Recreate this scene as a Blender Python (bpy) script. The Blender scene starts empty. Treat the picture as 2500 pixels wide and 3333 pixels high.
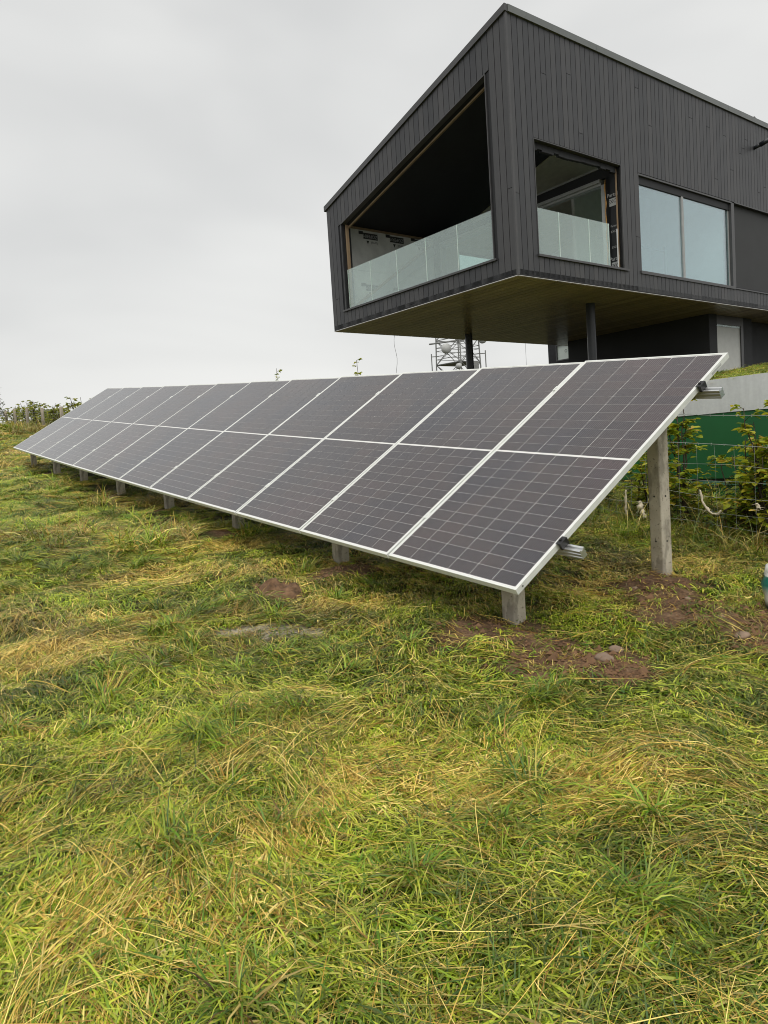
import bpy, math, random
import numpy as np
from mathutils import Matrix, Vector
random.seed(7); RNG = np.random.default_rng(11)
sc = bpy.context.scene
COL = sc.collection
PI = math.pi

# ------------------------------------------------------------------ camera
CAM = np.array([2.7754, -2.6432, 0.7191])
AX = np.array([[0.56114836, -0.82733727, -0.02501122],
               [0.82521656, 0.55685276, 0.09451263],
               [-0.06426625, -0.07367528, 0.99520943]])      # columns: right, forward, up
cd = bpy.data.cameras.new('camera'); cam = bpy.data.objects.new('camera', cd); COL.objects.link(cam)
cd.sensor_fit = 'HORIZONTAL'; cd.sensor_width = 36.0; cd.lens = 36.0 * 2495.75 / 2500.0
cd.clip_start = 0.05; cd.clip_end = 3000
cam.matrix_world = Matrix(((AX[0, 0], AX[0, 2], -AX[0, 1], CAM[0]), (AX[1, 0], AX[1, 2], -AX[1, 1], CAM[1]),
                           (AX[2, 0], AX[2, 2], -AX[2, 1], CAM[2]), (0, 0, 0, 1)))
sc.camera = cam

# ------------------------------------------------------------------ sky, sun, exposure
SUN_EL, SUN_AZ = math.radians(58), math.radians(-28)     # azimuth measured from +x
w = bpy.data.worlds.new('World'); sc.world = w; w.use_nodes = True
nt = w.node_tree; nt.nodes.clear()
N = nt.nodes.new; Lk = nt.links.new
wo = N('ShaderNodeOutputWorld'); bg = N('ShaderNodeBackground'); Lk(bg.outputs[0], wo.inputs[0])
sky = N('ShaderNodeTexSky'); sky.sky_type = 'NISHITA'; sky.sun_disc = False
sky.sun_elevation = SUN_EL; sky.sun_rotation = PI / 2 - SUN_AZ
sky.dust_density = 4.0; sky.air_density = 1.5
sm = N('ShaderNodeMix'); sm.data_type = 'RGBA'; sm.blend_type = 'MULTIPLY'; sm.inputs[0].default_value = 1
Lk(sky.outputs[0], sm.inputs[6]); sm.inputs[7].default_value = (.1, .1, .1, 1)
tc = N('ShaderNodeTexCoord'); mp = N('ShaderNodeMapping'); mp.inputs['Scale'].default_value = (1, 1, 2.6)
Lk(tc.outputs['Generated'], mp.inputs[0])
nz = N('ShaderNodeTexNoise'); nz.inputs['Scale'].default_value = 1.7; nz.inputs['Detail'].default_value = 3.5; nz.inputs['Roughness'].default_value = .5
nz.inputs['Distortion'].default_value = .4
Lk(mp.outputs[0], nz.inputs['Vector'])
cr = N('ShaderNodeValToRGB'); Lk(nz.outputs['Fac'], cr.inputs[0])
cr.color_ramp.elements[0].position = .28; cr.color_ramp.elements[0].color = (.575, .58, .578, 1)
cr.color_ramp.elements[1].position = .74; cr.color_ramp.elements[1].color = (.815, .815, .795, 1)
sz = N('ShaderNodeSeparateXYZ'); Lk(tc.outputs['Generated'], sz.inputs[0])
hr = N('ShaderNodeMapRange'); Lk(sz.outputs[2], hr.inputs[0]); hr.inputs[1].default_value = 0.0; hr.inputs[2].default_value = .55; hr.inputs[3].default_value = 1.10; hr.inputs[4].default_value = 1.0; hr.interpolation_type = 'SMOOTHSTEP'
hm = N('ShaderNodeMix'); hm.data_type = 'RGBA'; hm.blend_type = 'MULTIPLY'; hm.inputs[0].default_value = 1; Lk(cr.outputs[0], hm.inputs[6]); Lk(hr.outputs[0], hm.inputs[7])
mx = N('ShaderNodeMix'); mx.data_type = 'RGBA'; mx.inputs[0].default_value = .94       # thick cloud over the sky
Lk(sm.outputs[2], mx.inputs[6]); Lk(hm.outputs[2], mx.inputs[7]); Lk(mx.outputs[2], bg.inputs[0])
bg.inputs[1].default_value = .76
sl = bpy.data.lights.new('sun', 'SUN'); sl.energy = 1.5; sl.angle = math.radians(70); sl.color = (1, .96, .89)
so = bpy.data.objects.new('sun', sl); COL.objects.link(so)
sd = Vector((math.cos(SUN_EL) * math.cos(SUN_AZ), math.cos(SUN_EL) * math.sin(SUN_AZ), math.sin(SUN_EL)))
so.rotation_euler = sd.to_track_quat('Z', 'Y').to_euler()
vs = sc.view_settings; vs.view_transform = 'Standard'; vs.look = 'None'; vs.exposure = 0.52; vs.gamma = 1.0
vs.use_curve_mapping = False
sc.cycles.use_denoising = True; sc.cycles.pixel_filter_type = 'BLACKMAN_HARRIS'; sc.cycles.filter_width = 1.0
sc.cycles.max_bounces = 5; sc.cycles.diffuse_bounces = 3; sc.cycles.glossy_bounces = 3; sc.cycles.transmission_bounces = 3; sc.cycles.transparent_max_bounces = 12

# ------------------------------------------------------------------ helpers
def tag(o, label=None, cat=None, group=None, kind=None):
    if label: o['label'] = label
    if cat: o['category'] = cat
    if group: o['group'] = group
    if kind: o['kind'] = kind
    return o

def empty(name, loc=(0, 0, 0)):
    o = bpy.data.objects.new(name, None); COL.objects.link(o); o.location = loc; o.empty_display_size = .1
    bpy.context.view_layer.update() if False else None
    return o

def mesh_obj(name, verts, faces, mat, parent=None, smooth=False, attrs=None):
    m = bpy.data.meshes.new(name); m.from_pydata([tuple(v) for v in verts], [], [tuple(f) for f in faces])
    if mat is not None:
        for k in (mat if isinstance(mat, (list, tuple)) else [mat]): m.materials.append(k)
    if smooth: m.polygons.foreach_set('use_smooth', [True] * len(m.polygons))
    if attrs:
        for k, a in attrs.items():
            at = m.attributes.new(k, 'FLOAT', 'POINT'); at.data.foreach_set('value', np.asarray(a, dtype=np.float32))
    m.update()
    return link(name, m, parent)

def link(name, m, parent=None):
    o = bpy.data.objects.new(name, m); COL.objects.link(o)
    if parent is not None: o.parent = parent
    return o

class MB:
    """collects shapes for one mesh"""
    def __init__(s): s.v = []; s.f = []
    def add(s, v, f):
        n = len(s.v); s.v += [tuple(p) for p in v]; s.f += [tuple(n + i for i in q) for q in f]; return s
    def hexa(s, P):           # 8 corners: bottom 0-3, top 4-7
        return s.add(P, [(3, 2, 1, 0), (4, 5, 6, 7), (0, 1, 5, 4), (1, 2, 6, 5), (2, 3, 7, 6), (3, 0, 4, 7)])
    def box(s, a, b):
        x0, y0, z0 = a; x1, y1, z1 = b
        return s.hexa([(x0, y0, z0), (x1, y0, z0), (x1, y1, z0), (x0, y1, z0), (x0, y0, z1), (x1, y0, z1), (x1, y1, z1), (x0, y1, z1)])
    def tube(s, pts, r, n=6, cap=True):
        pts = [Vector(p) for p in pts]; rr = r if isinstance(r, (list, tuple)) else [r] * len(pts)
        rings = []
        for i, p in enumerate(pts):
            d = (pts[min(i + 1, len(pts) - 1)] - pts[max(i - 1, 0)]).normalized()
            a = d.cross(Vector((0, 0, 1)) if abs(d.z) < .9 else Vector((1, 0, 0))).normalized(); b = d.cross(a)
            rings.append([p + (a * math.cos(2 * PI * k / n) + b * math.sin(2 * PI * k / n)) * rr[i] for k in range(n)])
        v = [q for R in rings for q in R]; f = []
        for i in range(len(pts) - 1):
            for k in range(n):
                f.append((i * n + k, i * n + (k + 1) % n, (i + 1) * n + (k + 1) % n, (i + 1) * n + k))
        if cap: f += [tuple(range(n - 1, -1, -1)), tuple((len(pts) - 1) * n + k for k in range(n))]
        return s.add(v, f)
    def lathe(s, prof, n=16, c=(0, 0, 0), M=None):
        v = []; f = []
        for r, z in prof:
            for k in range(n):
                p = Vector((r * math.cos(2 * PI * k / n), r * math.sin(2 * PI * k / n), z))
                if M is not None: p = M @ p
                v.append((p.x + c[0], p.y + c[1], p.z + c[2]))
        for i in range(len(prof) - 1):
            for k in range(n): f.append((i * n + k, i * n + (k + 1) % n, (i + 1) * n + (k + 1) % n, (i + 1) * n + k))
        return s.add(v, f)
    def build(s, name, mat, parent=None, smooth=False, bevel=0):
        o = mesh_obj(name, s.v, s.f, mat, parent, smooth)
        if bevel:
            b = o.modifiers.new('bevel', 'BEVEL'); b.width = bevel; b.segments = 2; b.limit_method = 'ANGLE'
        return o

# value noise (numpy)
def _h(ix, iy, s):
    n = (ix.astype(np.int64) * 374761393 + iy.astype(np.int64) * 668265263 + s * 974711) & 0x7fffffff
    n = ((n ^ (n >> 13)) * 1274126177) & 0x7fffffff
    return ((n ^ (n >> 16)) & 0xffff) / 65535.0
def vnoise(x, y, s=0):
    x = np.asarray(x, float); y = np.asarray(y, float)
    ix = np.floor(x); iy = np.floor(y); fx = x - ix; fy = y - iy
    fx = fx * fx * (3 - 2 * fx); fy = fy * fy * (3 - 2 * fy)
    a = _h(ix, iy, s); b = _h(ix + 1, iy, s); c = _h(ix, iy + 1, s); d = _h(ix + 1, iy + 1, s)
    return (a * (1 - fx) + b * fx) * (1 - fy) + (c * (1 - fx) + d * fx) * fy
def fbm(x, y, s=0, o=3):
    r = 0; a = .5; t = 0
    for k in range(o): r = r + a * vnoise(np.asarray(x) * 2 ** k, np.asarray(y) * 2 ** k, s + 17 * k); t += a; a *= .5
    return r / t

# ------------------------------------------------------------------ materials
class Mat:
    def __init__(s, name):
        s.m = bpy.data.materials.new(name); s.m.use_nodes = True; s.t = s.m.node_tree; s.t.nodes.clear()
        s.out = s.n('ShaderNodeOutputMaterial')
    def n(s, t, **k):
        x = s.t.nodes.new(t)
        for a, b in k.items():
            if hasattr(x, a): setattr(x, a, b)
        return x
    def l(s, a, b): s.t.links.new(a, b)
    def coord(s, which='Object', scale=(1, 1, 1)):
        c = s.n('ShaderNodeTexCoord'); m = s.n('ShaderNodeMapping'); m.inputs['Scale'].default_value = scale
        s.l(c.outputs[which], m.inputs[0]); return m.outputs[0]
    def noise(s, vec, scale, detail=4, rough=.55):
        n = s.n('ShaderNodeTexNoise'); n.inputs['Scale'].default_value = scale; n.inputs['Detail'].default_value = detail
        n.inputs['Roughness'].default_value = rough; s.l(vec, n.inputs['Vector']); return n.outputs['Fac']
    def ramp(s, fac, stops):
        r = s.n('ShaderNodeValToRGB'); s.l(fac, r.inputs[0]); e = r.color_ramp.elements
        while len(e) < len(stops): e.new(.5)
        for q, (p, c) in zip(e, stops): q.position = p; q.color = (c, c, c, 1) if isinstance(c, (int, float)) else (*c, 1)
        return r.outputs[0]
    def mix(s, fac, a, b, mode='MIX'):
        x = s.n('ShaderNodeMix'); x.data_type = 'RGBA'; x.blend_type = mode
        for i, v in ((0, fac), (6, a), (7, b)):
            if isinstance(v, (int, float)): x.inputs[i].default_value = v if i == 0 else (v, v, v, 1)
            elif isinstance(v, tuple): x.inputs[i].default_value = (*v, 1)
            else: s.l(v, x.inputs[i])
        return x.outputs[2]
    def math(s, op, a, b=0.0, clamp=False):
        x = s.n('ShaderNodeMath'); x.operation = op; x.use_clamp = clamp
        for i, v in ((0, a), (1, b)):
            if isinstance(v, (int, float)): x.inputs[i].default_value = v
            else: s.l(v, x.inputs[i])
        return x.outputs[0]
    def bump(s, h, strength=.3, dist=.01):
        b = s.n('ShaderNodeBump'); b.inputs['Strength'].default_value = strength; b.inputs['Distance'].default_value = dist
        s.l(h, b.inputs['Height']); return b.outputs[0]
    def attr(s, name, kind='GEOMETRY', out='Fac'):
        a = s.n('ShaderNodeAttribute'); a.attribute_name = name; a.attribute_type = kind; return a.outputs[out]
    def rnd(s): return s.n('ShaderNodeObjectInfo').outputs['Random']
    def pbr(s, col, rough=.6, metal=0.0, normal=None, spec=.5, coat=0.0):
        p = s.n('ShaderNodeBsdfPrincipled')
        for k, v in (('Base Color', col), ('Roughness', rough), ('Metallic', metal), ('Specular IOR Level', spec), ('Coat Weight', coat)):
            if isinstance(v, (int, float)): p.inputs[k].default_value = v
            elif isinstance(v, tuple): p.inputs[k].default_value = (*v, 1)
            else: s.l(v, p.inputs[k])
        if normal is not None: s.l(normal, p.inputs['Normal'])
        return p
    def done(s, sh): s.l(sh.outputs[0] if hasattr(sh, 'outputs') else sh, s.out.inputs[0]); return s.m

def simple(name, col, rough=.6, var=.15, scale=6, metal=0.0, bump=0.0, bscale=60, rnd=0.0, coord='Object', stretch=(1, 1, 1), spec=.5):
    M = Mat(name); v = M.coord(coord, stretch)
    f = M.noise(v, scale, 5)
    c = M.ramp(f, [(.3, tuple(x * (1 - var) for x in col)), (.7, tuple(x * (1 + var) for x in col))])
    if rnd:
        k = M.ramp(M.rnd(), [(0, 1 - rnd), (1, 1 + rnd)]); c = M.mix(1.0, c, k, 'MULTIPLY')
    nrm = M.bump(M.noise(v, bscale, 4), bump, .005) if bump else None
    return M.done(M.pbr(c, rough, metal, nrm, spec))

def mat_plank(name, base, rough):
    M = Mat(name); v = M.coord('Object', (9, 9, .8))
    g = M.noise(v, 3, 5)
    c = M.ramp(g, [(.25, tuple(x * .8 for x in base)), (.75, tuple(x * 1.2 for x in base))])
    r = M.ramp(M.rnd(), [(0, (.76, .77, .80)), (.5, (1, 1, 1)), (1, (1.24, 1.20, 1.17))])
    c = M.mix(1.0, c, r, 'MULTIPLY')
    return M.done(M.pbr(c, M.ramp(g, [(.2, rough - .06), (.8, rough + .1)]), 0, M.bump(M.noise(v, 14, 3), .12, .003)))

PLANK = mat_plank('charcoal_board', (.046, .047, .051), .46)
SOFFIT = simple('soffit_board_finish', (.39, .315, .23), .26, .10, 3, rnd=.18, stretch=(1, 6, 6))
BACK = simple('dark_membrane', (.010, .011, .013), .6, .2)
COPING = simple('grey_coping_metal', (.13, .14, .138), .42, .08, 4)
TRIM = simple('dark_trim_metal', (.06, .06, .063), .4, .1)
DRIP = simple('bright_drip_metal', (.60, .60, .58), .3, .05, metal=.6)
COLUMN = simple('column_paint', (.014, .017, .022), .35, .15, 2)
RENDER = simple('black_render', (.022, .023, .026), .75, .12, 2)
RENDERG = simple('dark_grey_render', (.043, .045, .047), .8, .08, 1.5, bump=.1)
PLASTER = simple('white_plaster', (.80, .81, .79), .8, .05)
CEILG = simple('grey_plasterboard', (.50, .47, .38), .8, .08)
TIMBER = simple('pale_timber', (.27, .19, .115), .7, .2, 5, stretch=(1, 1, .2))
STEEL = simple('grey_steel', (.32, .33, .33), .45, .1)
FRAMEG = simple('grey_aluminium_frame', (.38, .39, .385), .4, .06, metal=.2)
INSUL = simple('grey_insulation_board', (.62, .625, .60), .65, .14, 3)
PRINT = simple('black_print', (.035, .036, .036), .7, .05)
PRINTL = simple('light_print', (.40, .41, .41), .7, .05)
CONCRETE = None
SILVER = simple('white_aluminium', (.70, .72, .69), .38, .05, 20)
RAIL = simple('mill_aluminium', (.72, .73, .73), .3, .1, 8, metal=.85, stretch=(.2, 1, 1))
BLACKP = simple('black_clamp', (.012, .012, .013), .4, .1)
BACKSHEET = simple('white_backsheet', (.72, .72, .70), .35, .05, 10)
GREENP = simple('green_painted_steel', (.010, .105, .030), .5, .16, 1.4)
GREEND = simple('pale_green_edge', (.06, .17, .11), .5, .1)
FASCIA = None
WIRE = simple('galvanised_wire', (.34, .37, .35), .5, .15, metal=.3)
WOOL = simple('dirty_wool', (.62, .55, .42), .95, .25, 30, bump=.6)
WOODPOST = simple('weathered_wood', (.27, .235, .18), .85, .3, 8, stretch=(3, 3, .4), bump=.4)
BARK = simple('twig_bark', (.06, .045, .03), .85, .25, 20)
MASTM = simple('mast_steel', (.21, .215, .21), .5, .15)
DISH = simple('dish_white', (.42, .43, .42), .5, .08)
STONE = simple('field_stone', (.24, .17, .12), .9, .3, 9, bump=.6, bscale=40)
BIRDM = simple('bird_plumage', (.10, .10, .10), .8, .4, 30)

M = Mat('concrete'); v = M.coord('Object')
c = M.ramp(M.noise(v, 7, 7, .62), [(.28, (.36, .325, .255)), (.5, (.49, .445, .36)), (.72, (.58, .54, .45))])
stain = M.ramp(M.noise(M.coord('Object', (5, 5, 2.2)), 1.6, 4), [(.50, 0), (.56, 1)])
c = M.mix(M.math('MULTIPLY', stain, .48), c, (.125, .112, .09))
pits = M.ramp(M.noise(v, 55, 2), [(.30, 1), (.36, 0)])
c = M.mix(M.math('MULTIPLY', pits, .6), c, (.08, .07, .06))
CONCRETE = M.done(M.pbr(c, .85, 0, M.bump(M.noise(v, 90, 5), .5, .006), .3))

M = Mat('galvanised_fascia'); v = M.coord('Object')
c = M.ramp(M.noise(v, 1.8, 6, .6), [(.3, (.58, .60, .60)), (.7, (.68, .70, .70))])
sp = M.ramp(M.noise(v, 40, 3), [(.35, .97), (.65, 1.03)])
st = M.ramp(M.noise(M.coord('Object', (9, 9, .7)), 2.2, 4), [(.35, .95), (.65, 1.03)])
FASCIA = M.done(M.pbr(M.mix(1, M.mix(1, c, sp, 'MULTIPLY'), st, 'MULTIPLY'), .5, .15))

# photovoltaic cell: dark silicon under wet glass, fine silver bus wires along the module
M = Mat('solar_cell'); v = M.coord('Object')
sx = M.n('ShaderNodeSeparateXYZ'); M.l(v, sx.inputs[0])
wv = M.math('FRACT', M.math('MULTIPLY', sx.outputs[0], 1 / .0162)); bus = M.math('LESS_THAN', wv, .075)
geo = M.n('ShaderNodeNewGeometry'); wn = M.noise(geo.outputs['Position'], .9, 3)
c = M.ramp(wn, [(.35, (.020, .018, .026)), (.55, (.034, .024, .024)), (.7, (.043, .027, .029))])
r = M.ramp(M.rnd(), [(0, (.8, .82, .95)), (1, (1.2, 1.12, 1.08))]); c = M.mix(1, c, r, 'MULTIPLY')
c = M.mix(M.math('MULTIPLY', bus, .55), c, (.34, .34, .34))
drop = M.ramp(M.noise(geo.outputs['Position'], 95, 2), [(.55, 0), (.66, 1)])
spk = M.ramp(M.noise(geo.outputs['Position'], 48, 2), [(.60, 1), (.70, .45)]); c = M.mix(1, c, spk, 'MULTIPLY')
drop2 = M.noise(geo.outputs['Position'], 45, 3)
hh = M.math('ADD', drop, drop2)
ro = M.ramp(drop2, [(.3, .04), (.7, .15)])
CELL = M.done(M.pbr(c, ro, 0, M.bump(hh, .03, .002), .9))

def glass(name, gloss, film, tint, rough=.012, filmcol=(.72, .80, .75)):
    M = Mat(name)
    tr = M.n('ShaderNodeBsdfTransparent'); tr.inputs[0].default_value = (*tint, 1)
    gl = M.n('ShaderNodeBsdfGlossy'); gl.inputs['Roughness'].default_value = rough; gl.inputs[0].default_value = (.86, .95, 1, 1)
    m1 = M.n('ShaderNodeMixShader'); lw = M.n('ShaderNodeLayerWeight'); lw.inputs[0].default_value = .5
    M.l(M.math('ADD', M.math('MULTIPLY', M.math('POWER', lw.outputs['Facing'], 4.0), .8), gloss, True), m1.inputs[0]); M.l(tr.outputs[0], m1.inputs[1]); M.l(gl.outputs[0], m1.inputs[2])
    if film <= 0: return M.done(m1)
    d = M.n('ShaderNodeBsdfDiffuse'); d.inputs[0].default_value = (*filmcol, 1)
    v = M.coord('Object', (6, 6, 1.2)); f = M.noise(v, 2.2, 6, .65); f2 = M.noise(M.coord('Object'), 60, 3)
    k = M.math('MULTIPLY', M.math('ADD', M.ramp(f, [(.25, .85), (.75, 1.12)]), M.ramp(f2, [(.4, -.03), (.7, .05)])), film, True)
    m2 = M.n('ShaderNodeMixShader'); M.l(k, m2.inputs[0]); M.l(m1.outputs[0], m2.inputs[1]); M.l(d.outputs[0], m2.inputs[2])
    return M.done(m2)
GLASSB = glass('wet_balustrade_glass', .12, .15, (.90, .98, .94))
GLASSE = simple('glass_edge', (.72, .80, .75), .3, .03)  # pale diffuse tone paints the sky's reflection into the balustrade glass edges
GLASSW = glass('window_glass', .24, .035, (.80, .93, .93), .015, (.6, .7, .72))
GLASSD = glass('door_glass', .06, .30, (.9, .95, .93), .03)

# ------------------------------------------------------------------ terrain
def base_h(x, y):
    x = np.asarray(x, float); y = np.asarray(y, float)
    zx = np.where(x > -30, -.091 * np.minimum(x, 8), 2.73 + 1.0 * (1 - np.exp(np.minimum(x + 30, 0) / 12)))
    zx = zx - .04 * np.maximum(0, -60 - x) - .03 * np.maximum(x - 8, 0) * .3
    zx = np.maximum(zx, -9)
    zy = .05 * np.clip(y, -14, 24) - .012 * np.maximum(y - 24, 0) - .012 * np.maximum(-14 - y, 0)
    return -.335 + zx + np.maximum(zy, -6)
LOWX = [.38, 2.28, 4.17, 6.11, 8.02, 9.98, 11.83, 13.80]      # metres from the near end of the row
SOIL = [(-.36, .12, .40, .015), (.06, .04, .32, .02), (.32, .26, .28, .02), (-.28, 1.42, .42, .05), (.14, 1.14, .46, .03), (.54, 1.28, .44, .02), (-1.90, -.40, .22, .03), (-2.1, .18, .30, .04),
        (.42, .16, .15, .02), (.72, 1.05, .2, .01)]
for q in LOWX[2:]: SOIL.append((-q - .05, .20, .22, .02))
PALE = [(-1.38, -.92, .13), (-1.27, -.80, .16), (-1.18, -.68, .15), (-1.08, -.56, .11)]
def soil_mask(x, y):
    m = np.zeros_like(np.asarray(x, float)); hgt = m.copy()
    wob = 1.0 * (fbm(np.asarray(x) * 5, np.asarray(y) * 5, 5) - .5)
    for cx, cy, r, hh in SOIL:
        d = np.hypot(x - cx, y - cy) / r
        m = np.maximum(m, np.clip((.98 - d + wob) / .45, 0, 1)); hgt = hgt + hh * np.exp(-d * d * 1.6)
    return m, hgt
def pale_mask(x, y):
    m = np.zeros_like(np.asarray(x, float)); wob = .9 * (fbm(np.asarray(x) * 9, np.asarray(y) * 9, 25) - .5)
    for cx, cy, r in PALE: m = np.maximum(m, np.clip((1.1 - np.hypot(x - cx, y - cy) / r + wob) / .6, 0, 1))
    return m
def height(x, y):
    x = np.asarray(x, float); y = np.asarray(y, float)
    n = .085 * (fbm(x * .9, y * .9, 1) - .5) + .10 * (fbm(x * 2.6, y * 2.6, 2) - .5) + .03 * (fbm(x * 7, y * 7, 3, 2) - .5)
    fade = np.clip(1.2 - np.hypot(x, y) / 60, .2, 1)
    return base_h(x, y) + n * fade + soil_mask(x, y)[1]

gx = np.concatenate([[-600, -400, -250, -160, -110], np.arange(-80, -30, 3.), np.arange(-30, -16, .8), np.arange(-16, -6, .16), np.arange(-6, 3.6, .045), np.arange(3.6, 12, .6), [14, 18, 25, 40, 80, 160, 300, 600]])
gy = np.concatenate([[-600, -300, -150, -80, -45, -25, -16, -10, -7, -5.4], np.arange(-4.4, 3.6, .05), np.arange(3.6, 12, .3), np.arange(12, 40, 2.5), [45, 60, 90, 140, 220, 350, 600]])
X, Y = np.meshgrid(gx, gy); Z = height(X, Y)
sm_, _ = soil_mask(X, Y); Z = Z + sm_ * .03 * (fbm(X * 14, Y * 14, 9) - .4)
nx, ny = len(gx), len(gy)
idx = np.arange(nx * ny).reshape(ny, nx)
fc = np.stack([idx[:-1, :-1], idx[:-1, 1:], idx[1:, 1:], idx[1:, :-1]], -1).reshape(-1, 4)
M = Mat('meadow_soil'); g = M.n('ShaderNodeNewGeometry').outputs['Position']
n1 = M.noise(g, 9, 7, .65); n2 = M.noise(g, 1.1, 4); n3 = M.noise(g, 60, 4)
gr = M.ramp(n1, [(.25, (.020, .017, .007)), (.5, (.042, .036, .012)), (.75, (.085, .068, .022))])
gr = M.mix(M.ramp(n2, [(.4, 0), (.65, .6)]), gr, (.035, .05, .010))
dl = M.ramp(n1, [(.25, (.060, .033, .018)), (.5, (.135, .080, .046)), (.78, (.27, .175, .105))])
dl = M.mix(1, dl, M.ramp(n3, [(.3, .6), (.7, 1.3)]), 'MULTIPLY')
pl_ = M.ramp(n3, [(.3, (.22, .19, .14)), (.7, (.60, .56, .47))])
c = M.mix(M.attr('soil'), gr, dl); c = M.mix(M.attr('pale'), c, pl_)
SOILM = M.done(M.pbr(c, .92, 0, M.bump(M.math('ADD', n1, M.math('MULTIPLY', n3, .5)), .9, .03), .2))
ground = mesh_obj('ground', np.stack([X.ravel(), Y.ravel(), Z.ravel()], 1), fc, SOILM, None, True, {'soil': sm_.ravel(), 'pale': pale_mask(X, Y).ravel()})
tag(ground, 'sloping meadow ground with bare brown soil around the posts', kind='structure')

# terrace lawn behind the retaining wall
WALLY = 4.6
tx = np.concatenate([np.arange(-12, 6.01, .5)]); ty = np.concatenate([[WALLY + .09, WALLY + .3, WALLY + .7], np.arange(5.6, 24, .8)])
TX, TY = np.meshgrid(tx, ty)
def terr_h(x, y):
    x = np.asarray(x, float); y = np.asarray(y, float)
    t = np.clip((y - WALLY) / 9, 0, 1); side = np.clip((x + 12) / 5, 0, 1); side = side * side * (3 - 2 * side)
    return (base_h(x, y) - .25) * (1 - side) + side * (1.235 + .75 * t * t * (3 - 2 * t)) + .03 * fbm(x * 2, y * 2, 44)
TZ = terr_h(TX, TY); nx2, ny2 = len(tx), len(ty)
idx = np.arange(nx2 * ny2).reshape(ny2, nx2)
fc = np.stack([idx[:-1, :-1], idx[:-1, 1:], idx[1:, 1:], idx[1:, :-1]], -1).reshape(-1, 4)
tl = mesh_obj('terrace_ground', np.stack([TX.ravel(), TY.ravel(), TZ.ravel()], 1), fc, SOILM, None, True)
tag(tl, 'raised turf bank behind the green retaining wall', kind='structure')

# ------------------------------------------------------------------ house
HC = np.array([-9.0165, 9.0435, 4.2975]); DU = np.array([-.99901532, -.04436654, 0]); DV = np.array([-.07627202, .99708705, 0]); DW = np.array([0, 0, 1.])
HB = np.array([-12.0, 14.0, 1.6])
house = empty('house', HB)
tag(house, 'black timber clad cantilevered house with sloping roof on two columns', 'house')
def hp(u, v, w): return tuple(HC + DU * u + DV * v + DW * w - HB)
def hbox(mb, u0, u1, v0, v1, w0, w1):
    return mb.hexa([hp(u0, v0, w0), hp(u1, v0, w0), hp(u1, v1, w0), hp(u0, v1, w0), hp(u0, v0, w1), hp(u1, v0, w1), hp(u1, v1, w1), hp(u0, v1, w1)])
def hpart(name, mat, parent, *boxes, bevel=0):
    mb = MB()
    for b in boxes: hbox(mb, *b)
    return mb.build(name, mat, parent, bevel=bevel)
FW, DEP = 7.03, 24.0
roofw = lambda u: 5.40 - .2785 * u
OU0, OU1, OS = .65, 6.36, .47
headw = lambda u: 4.29 - .2697 * (u - .65)
def quadbox(mb, u0, u1, v0, v1, wa0, wb0, wa1, wb1):    # bottom/top heights given at u0 (a) and u1 (b)
    return mb.hexa([hp(u0, v0, wa0), hp(u1, v0, wb0), hp(u1, v1, wb0), hp(u0, v1, wa0), hp(u0, v0, wa1), hp(u1, v0, wb1), hp(u1, v1, wb1), hp(u0, v1, wa1)])
T0, T1 = .022, .30      # cladding face 0..T0, structure behind it to T1
mb = MB()
quadbox(mb, .02, OU0 + .02, T0, T1, 0, 0, roofw(0) - .2, roofw(OU0) - .2)
quadbox(mb, OU1 - .02, FW - .02, T0, T1, 0, 0, roofw(OU1) - .2, roofw(FW) - .2)
quadbox(mb, OU0, OU1, T0, T1, headw(OU0) + .02, headw(OU1) + .02, roofw(OU0) - .2, roofw(OU1) - .2)
hbox(mb, OU0, OU1, T0, T1, 0, OS - .02)
fwall = mb.build('front_wall', BACK, house)
def plank(parent, P): return MB().hexa(P).build('plank', PLANK, parent)
PWF = .1802; GAP = .015
def fplank(u0, u1, a0, b0, a1, b1):
    P = [hp(u0, 0, a0), hp(u1, 0, b0), hp(u1, T0, b0), hp(u0, T0, a0), hp(u0, 0, a1), hp(u1, 0, b1), hp(u1, T0, b1), hp(u0, T0, a1)]
    return plank(fwall, P)
rr = random.Random(3)
COPH = .135
for k in range(39):
    u0 = max(.03, k * PWF + GAP / 2); u1 = min(FW - .01, (k + 1) * PWF - GAP / 2)
    top = lambda u: roofw(u) - COPH
    if u1 <= OU0 + .03 or u0 >= OU1 - .03:
        if rr.random() < .25:
            j = rr.uniform(.8, 2.6)
            fplank(u0, u1, .02, .02, j, j); fplank(u0, u1, j + .010, j + .010, top(u0), top(u1))
        else: fplank(u0, u1, .02, .02, top(u0), top(u1))
    else:
        a, b = max(u0, .03), u1
        fplank(a, b, .02, .02, OS - .03, OS - .03)
        fplank(a, b, headw(a) + .03, headw(b) + .03, top(a), top(b))
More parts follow.
